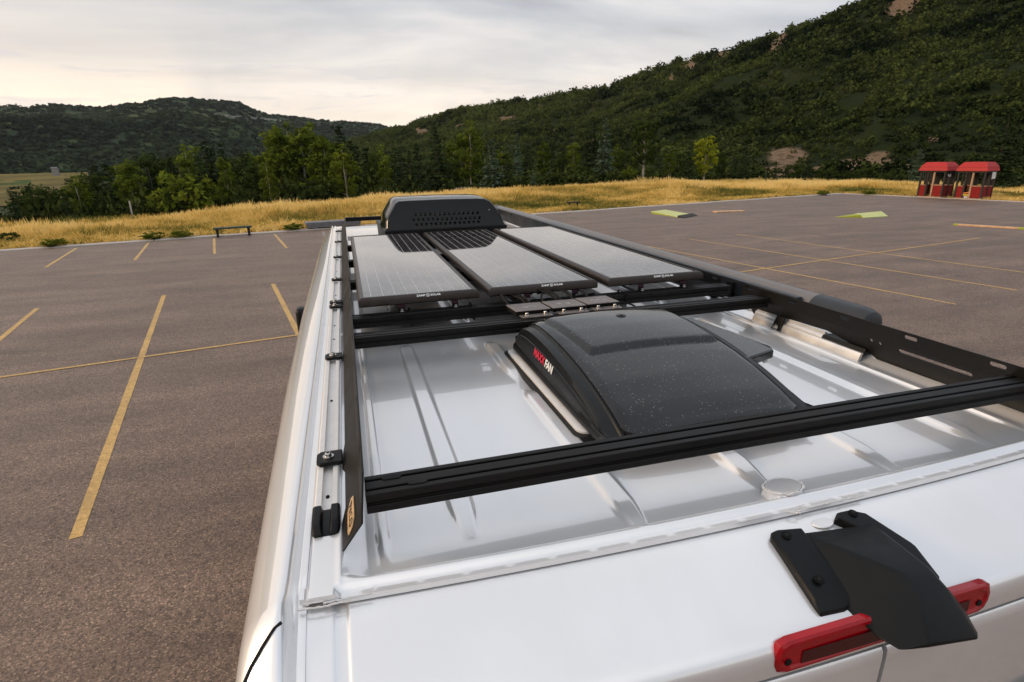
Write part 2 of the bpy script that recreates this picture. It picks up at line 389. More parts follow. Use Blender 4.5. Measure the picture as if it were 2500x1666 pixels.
    simple('toy_yellow', (.75, .55, .03), .5)
    simple('toy_orange', (.70, .22, .03), .5)
    simple('paper', (.62, .63, .65), .7, var=.2, scale=8)
    simple('car_paint', (.015, .016, .018), .2, coat=1)
    simple('house_wall', (.22, .21, .20), .8)
    simple('house_roof', (.13, .13, .135), .7)
make_materials()

# ------------------------------------------------------------------ terrain
E1 = np.array([.982, .187]); E2 = np.array([-.187, .982])      # the lot's own axes
KERB_B, KERB_A = 32.45, 48.2
def AB(a, b): return (a*E1[0]+b*E2[0], a*E1[1]+b*E2[1])
def outside(x, y):
    a = x*E1[0]+y*E1[1]; b = x*E2[0]+y*E2[1]; return np.maximum(b-KERB_B, a-KERB_A)
def vnoise(x, y, s, seed=0.):
    """cheap smooth value noise on arrays"""
    x = np.asarray(x, float)/s + seed*17.3; y = np.asarray(y, float)/s + seed*9.1
    xi = np.floor(x).astype(np.int64); yi = np.floor(y).astype(np.int64); fx = x-xi; fy = y-yi; fx = fx*fx*(3-2*fx); fy = fy*fy*(3-2*fy)
    def h(i, j):
        k = (i*374761393 + j*668265263) & 0x7fffffff; k = ((k ^ (k >> 13))*1274126177) & 0x7fffffff; return ((k ^ (k >> 16)) & 0xffff)/65535.
    return (h(xi, yi)*(1-fx)+h(xi+1, yi)*fx)*(1-fy) + (h(xi, yi+1)*(1-fx)+h(xi+1, yi+1)*fx)*fy
def fbm(x, y, s, n=4, seed=0.):
    r = 0; a = .5
    for k in range(n): r = r + a*vnoise(x, y, s/2**k, seed+k); a *= .5
    return r/(1-.5**n)
def ground_z(x, y):
    x = np.asarray(x, float); y = np.asarray(y, float)
    q = outside(x, y); ph = np.degrees(np.arctan2(x, y)); r = np.hypot(x, y)
    rise = np.interp(ph, [-60, -30, -17, -7, 0, 8, 17, 25, 33, 44, 57, 75], [-.8, -.8, -.85, -.25, -.1, .2, .15, .0, -.1, -.55, -.55, -.4])
    z = np.where(q <= 0, -.06, -.03 + rise*sstep(0, 22, q) + .22*(fbm(x, y, 9)-.5)*sstep(1, 6, q))
    drop = 1 - sstep(6, 26, ph)
    z = z - np.where(q > 0, drop*9.5*sstep(18, 85, q), 0)
    z = z - np.where(q > 0, (1-drop)*.8*sstep(25, 60, q), 0)
    z = z + np.where(q > 60, 3*(fbm(x, y, 60)-.5), 0)
    return z
def make_ground():
    R = np.concatenate([np.linspace(.5, 24, 8), np.linspace(26, 90, 65), np.geomspace(93, 4500, 45)])
    A = np.radians(np.concatenate([np.linspace(-180, -42, 24), np.linspace(-40, 76, 175), np.linspace(80, 176, 18)]))
    rr, aa = np.meshgrid(R, A); x = rr*np.sin(aa); y = rr*np.cos(aa); V = np.stack([x, y, ground_z(x, y)], -1)
    na, nr = rr.shape; V = V.reshape(-1, 3); i = np.arange(na)[:, None]; j = np.arange(nr-1)[None, :]
    i2 = (i+1) % na
    F = np.stack([i*nr+j, i*nr+j+1, i2*nr+j+1, i2*nr+j], -1).reshape(-1, 4)
    V = np.concatenate([V, [[0, 0, -.06]]]); c = len(V)-1
    o = link(np_mesh('ground', V, F, 'field_soil')); o.data.shade_smooth(); tag(o, kind='structure')
make_ground()
def strip(name, pts, z, mat, parent=None):
    mb = MB(); mb.add([(x, y, z) for x, y in pts], [tuple(range(len(pts)))]); return mb.build(name, mat, parent)
def make_lot():
    o = strip('parking_lot', [AB(-90, -60), AB(KERB_A, -60), AB(KERB_A, KERB_B), AB(-90, KERB_B)], 0., 'asphalt'); tag(o, kind='structure')
    def line(a0, b0, a1, b1, w, m='line_paint', z=.004):
        A = np.array(AB(a0, b0)); B = np.array(AB(a1, b1)); d = (B-A)/np.linalg.norm(B-A); n = np.array([-d[1], d[0]])*w/2
        k = max(2, int(np.linalg.norm(B-A)/.35)); L, R = [], []
        for i in range(k+1):                                   # slightly ragged edges
            c = A + (B-A)*i/k; j = 1 + random.uniform(-.06, .06); L.append(tuple(c+n*j)); R.append(tuple(c-n*j))
        mb = MB(); mb.grid([[(*p, z) for p in L], [(*p, z) for p in R]]); mb.build('parking_line', m, o)
    for k in range(-3, 12):
        a = -1.75 + (2.84 if k < 4 else 2.8)*k
        if k < 4: line(a, 6.15, a, 18.25, .115)
        else: line(a, 6.9, a, 18.6, .09, 'line_paint' if k < 9 else 'line_paint_faint')
    line(-45, 12.25, 27.5, 12.25, .085, z=.008)
    for k in range(-4, 16):
        a = .55 - .05 + 2.76*(k-1)
        line(a-.95, 26.0, a-.95, 31.6, .11, 'line_paint' if k < 5 else 'line_paint_faint')
    for k in range(5):
        line(30+2.8*k, 7, 30+2.8*k, 18, .1, 'line_paint_faint')
    kb = empty('kerb', (*AB(0, KERB_B), 0)); tag(kb, kind='structure')
    def stone(a0, a1, b0, b1):
        mb = MB(); P = [AB(a0, b0), AB(a1, b0), AB(a1, b1), AB(a0, b1)]; zt = .035 + random.uniform(-.01, .012)
        mb.add([(*p, -.1) for p in P]+[(*p, zt) for p in P], [(3, 2, 1, 0), (4, 5, 6, 7), (0, 1, 5, 4), (1, 2, 6, 5), (2, 3, 7, 6), (3, 0, 4, 7)])
        mb.build('kerb_stone', 'concrete', kb, bevel=.02)
    a = -60.
    while a < KERB_A+.2:
        stone(a, min(a+2.98, KERB_A+.25), KERB_B-.14, KERB_B+.50); a += 3.
    b = KERB_B-.14
    while b > -6:
        stone(KERB_A-.12, KERB_A+.3, b-2.98, b); b -= 3.
make_lot()

RIDGE_R = [(-14, .2), (-8, .5), (-3.1, 1.08), (.8, 1.97), (6, 2.97), (10.7, 4.32), (14.6, 4.82), (19, 5.55), (25, 6.39), (28, 7.5), (32.5, 8.46), (38.9, 9.75), (43.8, 10.61), (45.5, 10.98), (54, 12.4), (66, 13.4), (85, 13)]
BARE = [(39.2, 8.8, .55, .55), (38.6, 8.2, .35, .5), (31.8, 7.4, .5, .5), (34.8, 8.0, .5, .45), (15.6, 3.5, 1.1, .28), (40.9, -.4, 1.5, .7), (40.2, -1.6, 1.8, .5), (47.4, -.7, 1.3, .75), (45.8, -1.0, .9, .5), (47.6, 10.4, .8, .7), (23.6, 1.4, .6, .2), (50.8, .8, .5, .15), (11.3, 3.0, .5, .2), (7.4, 2.6, .4, .25), (30.5, 6.6, .3, .4), (43.2, -1.4, .5, .25), (20, 2.4, .4, .15), (49.5, -1.3, 1.2, .2), (18.5, 4.6, .7, .15)]
def hill_r(ph, t):
    """right-hand hillside: azimuth in degrees, t = 0 at the foot, 1 on the crest, > 1 behind it"""
    e = np.interp(ph, *zip(*RIDGE_R)); scr = np.interp(ph, [-14, 0, 12, 25, 45, 85], [900, 760, 600, 470, 370, 360]); sb = np.interp(ph, [-14, 0, 12, 25, 40, 85], [430, 330, 210, 135, 98, 92])
    zb = np.interp(ph, [-14, 0, 15, 30], [-11, -10, -5, -.8])
    zc = CZ + scr*np.tan(np.radians(e)) - 2.2
    s = sb + (scr-sb)*t; x = s*np.sin(np.radians(ph)); y = s*np.cos(np.radians(ph))
    tt = np.minimum(t, 1); z = zb + (zc-zb)*(tt - .10*np.sin(np.pi*tt)*1.0) - np.maximum(t-1, 0)*(zc-zb)*.9
    amp = sstep(0, .12, t)*(1-.75*sstep(.8, 1, t))
    z = z + amp*(26*(fbm(x, y, 120, 3, 2.)-.5) + 10*(fbm(x+y*.4, y, 32, 3, 5.)-.5))
    return x, y, z
def bare_mask(x, y, z):
    ph = np.degrees(np.arctan2(x, y)); el = np.degrees(np.arctan2(z-CZ, np.hypot(x, y))); m = np.zeros_like(ph)
    w = (fbm(x, y, 14, 4, 3.)-.5)*1.8 + (fbm(x, y, 4, 2, 6.)-.5)*.9
    for p, e, rp, re in BARE: m = np.maximum(m, 1.25 - np.sqrt(((ph-p)/rp)**2 + ((el-e)/re)**2)*.75 + w*.8)
    return np.clip(m, 0, 1)
def polar_mesh(name, fn, P, T, mat, bare=None):
    pp, tt = np.meshgrid(P, T); x, y, z = fn(pp, tt); n, k = pp.shape
    V = np.stack([x, y, z], -1).reshape(-1, 3); i = np.arange(n-1)[:, None]; j = np.arange(k-1)[None, :]
    F = np.stack([i*k+j, i*k+j+1, (i+1)*k+j+1, (i+1)*k+j], -1).reshape(-1, 4)
    b = bare(x, y, z).reshape(-1) if bare else np.zeros(len(V))
    o = link(np_mesh(name, V, F, mat, b, 'bare')); o.data.shade_smooth(); tag(o, kind='structure'); return o
polar_mesh('hillside', hill_r, np.linspace(-14, 80, 280), np.concatenate([np.linspace(-.02, 1, 90), np.linspace(1.05, 1.6, 8)]), 'hill_soil', bare_mask)

RIDGE_L = [(-60, 4.6), (-40, 4.0), (-30, 4.4), (-23.8, 4.3), (-22.8, 4.34), (-22.2, 4.21), (-20.8, 4.5), (-19.2, 4.4), (-17.6, 4.35), (-16.1, 4.58), (-14.9, 4.68), (-14.2, 4.95), (-12.7, 5.13), (-11.3, 5.16), (-9.5, 5.0), (-8, 4.93), (-6.6, 4.22), (-4.5, 3.89), (-.9, 3.53), (3.7, 3.18), (4.43, 2.87), (5, 2.5), (6.5, 1.5), (9, .4)]
def hill_l(ph, t):
    e = np.interp(ph, *zip(*RIDGE_L)); scr = np.interp(ph, [-60, -12, 9], [1900, 2000, 2400]); sb = np.interp(ph, [-60, -25, -19, -10, 9], [700, 760, 820, 900, 1300])
    zc = CZ + scr*np.tan(np.radians(e)); zb = -13.
    s = sb + (scr-sb)*t; x = s*np.sin(np.radians(ph)); y = s*np.cos(np.radians(ph)); tt = np.minimum(t, 1)
    z = zb + (zc-zb)*(.30*tt + .42*sstep(.02, .42, tt) + .28*sstep(.62, 1., tt)) - np.maximum(t-1, 0)*(zc-zb)
    amp = sstep(0, .15, t)*(1-.9*sstep(.82, 1, t))
    z = z + amp*(75*(fbm(x, y, 420, 4, 7.)-.5) + 16*(fbm(x, y, 90, 3, 4.)-.5))
    return x, y, z
def cliff_mask(x, y, z):
    ph = np.degrees(np.arctan2(x, y)); el = np.degrees(np.arctan2(z-CZ, np.hypot(x, y)))
    band = np.exp(-((el-np.interp(ph, [-11, -4, 4], [4.05, 3.5, 2.9]))/.07)**2)*sstep(-11.3, -9.5, ph)*(1-.7*sstep(-6.5, -3, ph))
    return np.clip(band*(.3 + 1.1*fbm(x, y, 40, 3, 1.)), 0, 1)*.85
polar_mesh('far_hills', hill_l, np.linspace(-60, 9, 300), np.concatenate([np.linspace(-.03, 1, 110), np.linspace(1.05, 1.6, 6)]), 'far_soil', cliff_mask)
def hill_f(ph, t):
    e = np.interp(ph, [-2, 3, 4.85, 6.4, 9, 12], [2.5, 3.1, 3.17, 3.04, 2.9, 2.]); s = 2900 + 900*t; zc = CZ + 3800*np.tan(np.radians(e))
    x = s*np.sin(np.radians(ph)); y = s*np.cos(np.radians(ph)); tt = np.minimum(t, 1)
    return x, y, -20 + (zc+20)*tt - np.maximum(t-1, 0)*300 + 30*(fbm(x, y, 500, 3)-.5)*(1-tt)
polar_mesh('distant_ridge', hill_f, np.linspace(-2, 12, 40), np.linspace(0, 1.3, 12), 'far_soil')
def make_meadow():
    def patch(name, P, S, mat):
        pp, ss = np.meshgrid(np.linspace(*P, 20), np.linspace(*S, 14)); x = ss*np.sin(np.radians(pp)); y = ss*np.cos(np.radians(pp))
        z = ground_z(x, y)+.5 + np.maximum(0, ss-560)*.03; n, k = pp.shape; V = np.stack([x, y, z], -1).reshape(-1, 3)
        i = np.arange(n-1)[:, None]; j = np.arange(k-1)[None, :]; F = np.stack([i*k+j, i*k+j+1, (i+1)*k+j+1, (i+1)*k+j], -1).reshape(-1, 4)
        o = link(np_mesh(name, V, F, mat)); o.data.shade_smooth(); tag(o, kind='structure')
    patch('meadow', (-34, -19.6), (280, 800), 'meadow')
    patch('hay_meadow', (-30, -23.2), (560.5, 690), 'meadow_green')
make_meadow()

# ------------------------------------------------------------------ scattered vegetation (uncountable)
def leaf_quads(C, Nrm, size, asp=.7, jitter=.9):
    """quads centred on C facing roughly Nrm -> V (n*4,3)"""
    n = len(C); d = Nrm + rng.normal(0, jitter, (n, 3)); d /= np.linalg.norm(d, axis=1)[:, None]+1e-9
    r = rng.normal(size=(n, 3)); u = np.cross(d, r); u /= np.linalg.norm(u, axis=1)[:, None]+1e-9; v = np.cross(d, u)
    s = np.asarray(size).reshape(-1, 1)*np.ones((n, 1)); a = u*s; b = v*s*asp
    return np.stack([C-a, C-b*.9, C+a, C+b], 1).reshape(-1, 3)
def bush_proto(nq, size):
    d = rng.normal(size=(nq, 3)); d[:, 2] = np.abs(d[:, 2])*.9+.02; d /= np.linalg.norm(d, axis=1)[:, None]
    lump = 1 + .28*np.sin(d[:, 0]*5+rng.uniform(0, 6)) * np.cos(d[:, 1]*4+rng.uniform(0, 6))
    r = (rng.uniform(.55, 1.0, nq)**.6)*lump; C = d*r[:, None]*np.array([.55, .55, .72]); C[:, 2] += .02
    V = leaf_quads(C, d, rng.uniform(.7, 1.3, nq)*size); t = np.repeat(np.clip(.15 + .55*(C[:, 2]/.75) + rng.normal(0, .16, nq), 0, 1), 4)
    return V, t
def scatter(name, pos, scl, protos, mat, tadd, zs=None, label=None, cat=None):
    Vs, Ts = [], []; n = len(pos); which = rng.integers(0, len(protos), n); rot = rng.uniform(0, 2*np.pi, n)
    for k, (V, t) in enumerate(protos):
        I = np.where(which == k)[0]
        if not len(I): continue
        c, s = np.cos(rot[I])[:, None], np.sin(rot[I])[:, None]
        X = V[:, 0][None]*c - V[:, 1][None]*s; Y = V[:, 0][None]*s + V[:, 1][None]*c; Z = np.repeat(V[:, 2][None], len(I), 0)
        S = scl[I][:, None]; Zs = S if zs is None else zs[I][:, None]
        Vs.append(np.stack([X*S + pos[I, 0][:, None], Y*S + pos[I, 1][:, None], Z*Zs + pos[I, 2][:, None]], -1).reshape(-1, 3))
        Ts.append(np.clip(t[None] + tadd[I][:, None], 0, 1).reshape(-1))
    V = np.concatenate(Vs); T = np.concatenate(Ts); F = np.arange(len(V)).reshape(-1, 4)
    o = link(np_mesh(name, V, F, mat, T)); tag(o, label, cat, kind='stuff'); return o
def make_scrub():
    N = 14000
    ph = rng.uniform(-10, 66, N*2); t = rng.uniform(0, 1, N*2)**.8*1.02
    x, y, z = hill_r(ph, t); m = bare_mask(x, y, z); s = np.hypot(x, y)
    keep = (rng.uniform(size=N*2) > np.minimum(m*1.5, .94)) & (rng.uniform(size=N*2) < .6 + 1.1*fbm(x, y, 30, 3, 8.)) & (ph > -6 - 4*t); I = np.where(keep)[0][:N]
    x, y, z, s = x[I], y[I], z[I], s[I]
    sc_ = (1.9 + 3.6*rng.uniform(0, 1, len(I))**1.6)*(.75+.5*fbm(x, y, 50, 2, 3.))*(1-.35*(s < 170)) * np.clip(s/330, .75, 1.35)
    pr = [bush_proto(40, .145) for _ in range(8)]
    scatter('hillside_scrub', np.stack([x, y, z-.15], -1), sc_, pr, 'leaf_scrub', (fbm(x, y, 30, 3, 6.)-.5)*1.9 + rng.normal(0, .16, len(I)) + np.interp(np.degrees(np.arctan2(x, y)), [-5, 18, 32, 60], [.42, .38, .02, -.16]), label='dark green scrub oak covering the steep hillside on the right', cat='scrub')  # last tint term puts the lit left slope and dimmer right into leaf colour
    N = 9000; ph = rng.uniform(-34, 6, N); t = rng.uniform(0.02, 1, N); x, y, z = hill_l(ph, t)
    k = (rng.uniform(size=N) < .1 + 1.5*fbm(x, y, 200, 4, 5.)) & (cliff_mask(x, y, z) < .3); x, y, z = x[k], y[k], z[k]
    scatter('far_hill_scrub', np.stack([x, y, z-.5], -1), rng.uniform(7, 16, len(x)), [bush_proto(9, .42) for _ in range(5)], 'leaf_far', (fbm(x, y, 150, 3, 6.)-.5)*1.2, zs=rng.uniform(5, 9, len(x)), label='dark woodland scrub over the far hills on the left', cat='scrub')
make_scrub()
def make_grass():
    def tuft(nb, h, spread, w):
        V, T = [], []
        for _ in range(nb):
            a = rng.uniform(0, 6.28); r = rng.uniform(0, spread); b = np.array([math.cos(a)*r, math.sin(a)*r, -.03]); ln = rng.uniform(.55, 1.)*h
            la = rng.uniform(0, 6.28); le = rng.uniform(.05, .45)*ln; tip = b + np.array([math.cos(la)*le, math.sin(la)*le, ln])
            wd = rng.uniform(0, 3.14); wv = np.array([math.cos(wd), math.sin(wd), 0])*w*rng.uniform(.6, 1.3); mid = (b+tip)/2 + np.array([0, 0, ln*.08])
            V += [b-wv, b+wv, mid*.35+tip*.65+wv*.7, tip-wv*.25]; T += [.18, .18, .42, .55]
        return np.array(V), np.array(T)
    n = 42000; ph = rng.uniform(-36, 66, n*4); r = np.sqrt(rng.uniform(28**2, 92**2, n*4)); x = r*np.sin(np.radians(ph)); y = r*np.cos(np.radians(ph)); q = outside(x, y)
    ok = (q > .45) & (q < 27) & (rng.uniform(size=n*4) < np.clip(1.25 - q/34, .3, 1)); x, y, q = x[ok][:n], y[ok][:n], q[ok][:n]
    pat = fbm(x, y, 11, 4, 2.); z = ground_z(x, y)
    h = np.clip(.22 + .045*q, .18, .58)*(.25 + 1.5*fbm(x, y, 4, 3, 4.)**1.2)*rng.uniform(.6, 1.4, len(x))
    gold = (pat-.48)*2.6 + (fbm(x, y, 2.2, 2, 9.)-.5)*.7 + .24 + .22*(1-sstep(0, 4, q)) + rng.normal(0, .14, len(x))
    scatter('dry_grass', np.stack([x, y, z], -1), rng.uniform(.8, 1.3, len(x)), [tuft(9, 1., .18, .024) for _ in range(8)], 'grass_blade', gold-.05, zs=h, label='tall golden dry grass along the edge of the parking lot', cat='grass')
make_grass()

# ------------------------------------------------------------------ the van
XC = .80                                   # centre line of the van
ROOF = CZ - .682                           # roof panel height
def H(h): return CZ - h
van = empty('camper_van', (XC, 3.6, 0), 0, 'white high-roof camper van in the foreground, seen from above its rear doors', 'van')
def mx(x): return 2*XC - x
def lip_y(x): return .783 + .030*((np.asarray(x)-XC)/.86)**2 + .012*(np.asarray(x)-XC)
RIBS = [  # x, half width, y0, y1, height, end lengths
    (.165, .031, .885, 2.13, .011), (.482, .031, .80, 1.55, .011), (.482, .031, 1.62, 2.06, .011), (.80, .036, .86, 1.13, .015),
    (1.118, .031, .82, 1.50, .011), (1.118, .031, 1.60, 2.06, .011), (1.435, .031, .86, 2.10, .011), (.004, .013, .86, 2.2, .007), (1.596, .013, .86, 2.2, .007)]
for yy in (2.35, 3.35, 4.3):
    for xx in (.165, .482, .80, 1.118, 1.435): RIBS.append((xx, .031, yy, yy+.85, .011))
def roof_z(x, y):
    x = np.asarray(x, float); y = np.asarray(y, float)
    u = np.abs(x-XC)
    z = ROOF + .004*(1-(u/.87)**2)
    ly = lip_y(x)
    rim = 1-(1-sstep(.826, .872, u))*sstep(.026, .050, y-ly); rim = np.maximum(rim, sstep(6.35, 6.5, y)*.5)
    z = z*(1-rim) + (ROOF+.016)*rim
    z = z + .0022*np.exp(-((u-.874)/.005)**2)*sstep(.80, .83, y) + .0025*np.exp(-((y-ly-.034)/.008)**2)*(1-sstep(.86, .875, u))
    for xc, hw, y0, y1, hh in RIBS:
        e0 = sstep(y0, y0+.13, y); e1 = 1-sstep(y1-.07, y1, y); w = hw*(.55+.45*np.minimum(e0, e1)); d = np.clip(np.abs(x-xc)/w, 0, 1)
        prof = np.where(d < .55, 1, .5+.5*np.cos(np.pi*(d-.55)/.45)); z = z + hh*prof*np.minimum(e0, e1)**.8
    # sealed disc at the end of the middle rib, flange with spot welds
    rr = np.hypot((x-.815)/1.0, (y-.842)/.62); z = np.where(rr < .043, ROOF+.022, z) ; 
    fl = 1-sstep(.012, .026, y-ly)
    z = z - .009*fl*(1-sstep(.872, .885, u))
    for k in range(22):
        xs = -.02 + .0775*k; ys = float(lip_y(xs))+.011
        z = z + .0008*np.exp(-(((x-xs)/.0062)**2 + ((y-ys)/.0042)**2))
    g = np.exp(-((u-.925)/.0022)**2); z = z - .004*g
    return z
def make_roof():
    ux = np.concatenate([np.linspace(0, .80, 200), np.linspace(.804, .936, 56)]); xs = np.concatenate([XC-ux[::-1], XC+ux[1:]])
    V = np.concatenate([np.arange(0, .14, .0035), np.arange(.14, .36, .006), np.arange(.36, 1.5, .015), np.arange(1.5, 5.73, .05)])
    X, W = np.meshgrid(xs, V); Y = lip_y(X)*(1-W/6) + W*1.0 + (.80)*(W/6); Z = roof_z(X, Y)
    n, k = X.shape; P = np.stack([X, Y, Z], -1).reshape(-1, 3)
    low = np.stack([X[0], Y[0]-.001, Z[0]-.010], -1)            # turned-down lip at the rear
    P = np.concatenate([low, P]); i = np.arange(n)[:, None]; j = np.arange(k-1)[None, :]
    F = np.stack([i*k+j, i*k+j+1, (i+1)*k+j+1, (i+1)*k+j], -1).reshape(-1, 4)
    o = link(np_mesh('roof', P, F, 'van_paint')); o.data.shade_smooth(); o.data.set_sharp_from_angle(angle=rad(38)); put_under(o, van)
    return o
roof = make_roof()
def ellipse(cx, cy, z, rx, ry, n=28): return [(cx+rx*math.cos(2*math.pi*k/n), cy+ry*math.sin(2*math.pi*k/n), z) for k in range(n)]
def make_seals():
    mb = MB(); P = []
    for k in range(41):
        a = 2*math.pi*k/40; r = 1 + random.uniform(-.02, .03); P.append((.815+.044*r*math.cos(a), .842+.0275*r*math.sin(a), ROOF+.021+random.uniform(-.001, .002)))
    mb.tube(P, [random.uniform(.0016, .0034) for _ in P], 6); mb.build('seal_ring', 'sealant', roof, smooth=True)
    mb = MB(); mb.loft([ellipse(.815, .842, ROOF+.020, .041, .0255), ellipse(.815, .842, ROOF+.0246, .040, .0245)]); mb.build('seal_disc', 'van_paint', roof, smooth=True)
    # lumpy sealant where the roof skins overlap
    def bead(pts, r0, r1, name='sealant_bead'):
        Q = []
        for a, b in zip(pts[:-1], pts[1:]):
            for k in range(12): t = k/12; Q.append(tuple(np.array(a)*(1-t)+np.array(b)*t + rng.normal(0, .0005, 3)*np.array([1, 1, .5])))
        mb = MB(); mb.tube(Q, [random.uniform(r0, r1) for _ in Q], 6); mb.build(name, 'sealant', roof, smooth=True, angle=180)
    def py(x, d): return (x, float(lip_y(x))+d, ROOF+.006)
    bead([py(-.10, -.004), py(-.06, -.002), py(-.02, .0)], .0012, .0022)
    bead([py(-.14, -.010), py(-.10, -.012), py(-.065, -.008)], .0012, .0022)
    for d in (-.004, .008): bead([py(.80, d), py(.85, d+.004), py(.90, d+.003), py(.97, d*.6)], .0012, .0022)
    bead([py(.775, .006), py(.785, -.004), py(.80, -.012)], .0012, .0022)
make_seals()
def side_w(y):                              # the sides bulge a little amidships
    return float(np.interp(y, [.6, .8, 1.3, 1.9, 2.9, 4., 5.2, 6.0, 6.6, 7.0], [0, .004, .016, .028, .038, .034, .028, .010, -.03, -.06]))
SIDE = [(-.1265, .666), (-.130, .6655), (-.139, .667), (-.1415, .676), (-.1465, .679), (-.1525, .676), (-.156, .667), (-.161, .664), (-.167, .664), (-.173, .6665), (-.186, .676), (-.203, .690), (-.216, .705), (-.226, .724), (-.233, .748), (-.2385, .775), (-.243, .81), (-.252, .90), (-.262, 1.05), (-.275, 1.35), (-.287, 1.70), (-.292, 2.0), (-.292, 2.35), (-.285, 2.70), (-.270, 2.98)]
HDR = ([-.2155, -.2145, -.211, -.204, -.192, -.175, -.15, -.12, -.085, -.05, -.02, 0.], [.780, .765, .754, .7455, .7385, .7325, .7255, .7170, .7065, .6970, .6905, .6875])
def rear_drop(y, k):                        # behind the roof lip the side skin runs down with the rear header
    d = y - float(lip_y(-.13)); step = (float(np.interp(d, *HDR)) - .668) if d < 0 else .0195*max(0., 1-d/.02)
    soft = (float(np.interp(min(d, 0.), *HDR)) - .6875) + .018*float(sstep(0, .13, -d)); w = float(sstep(5.5, 7.5, k))
    return step*(1-w) + soft*w*(1-float(sstep(9, 17, k)))
def make_sides():
    for s in (0, 1):
        rows = []
        for y in list(np.concatenate([[.602, .61, .62, .635, .655, .68, .71, .74, .77, .79, .812, .8125, .835], np.linspace(.87, 6.5, 50), [6.6]])):
            w = side_w(y); r = []
            tuck = .055*max(0., (.70-y)/.10)**2
            for i, (x, h) in enumerate(SIDE):
                f = min(1., max(0., (-.165-x)/.06)); xx = x - w*f + tuck*min(1., max(0., (-.12-x)/.05)); hh = h
                hh += rear_drop(y, i)
                r.append((xx if s == 0 else mx(xx), y, H(hh)))
            rows.append(r)
        mb = MB(); mb.grid(rows); o = mb.build('side_panel', 'van_paint', van, smooth=True, angle=50)
        # door / pillar gap line curving round the rear corner, and roof joint lines
        def sidep(y, k):
            i = min(int(k), len(SIDE)-2); t = k-i; x = SIDE[i][0]*(1-t)+SIDE[i+1][0]*t; h = SIDE[i][1]*(1-t)+SIDE[i+1][1]*t
            tuck = .055*max(0., (.70-y)/.10)**2; f = min(1., max(0., (-.165-x)/.06))
            xx = x - side_w(y)*f + tuck*min(1., max(0., (-.12-x)/.05)); hh = h + rear_drop(y, k)
            return (xx if s == 0 else mx(xx), y, H(hh)+.0006)
        mb = MB(); mb.tube([sidep(.776-.0, 7), sidep(.768, 8.5), sidep(.755, 10), sidep(.738, 11), sidep(.715, 12.2), sidep(.69, 13.2), sidep(.665, 14.2), sidep(.64, 15.4), sidep(.625, 17), sidep(.62, 20)], .0028, 6); mb.build('pillar_gap', 'gap_black', o)
make_sides()
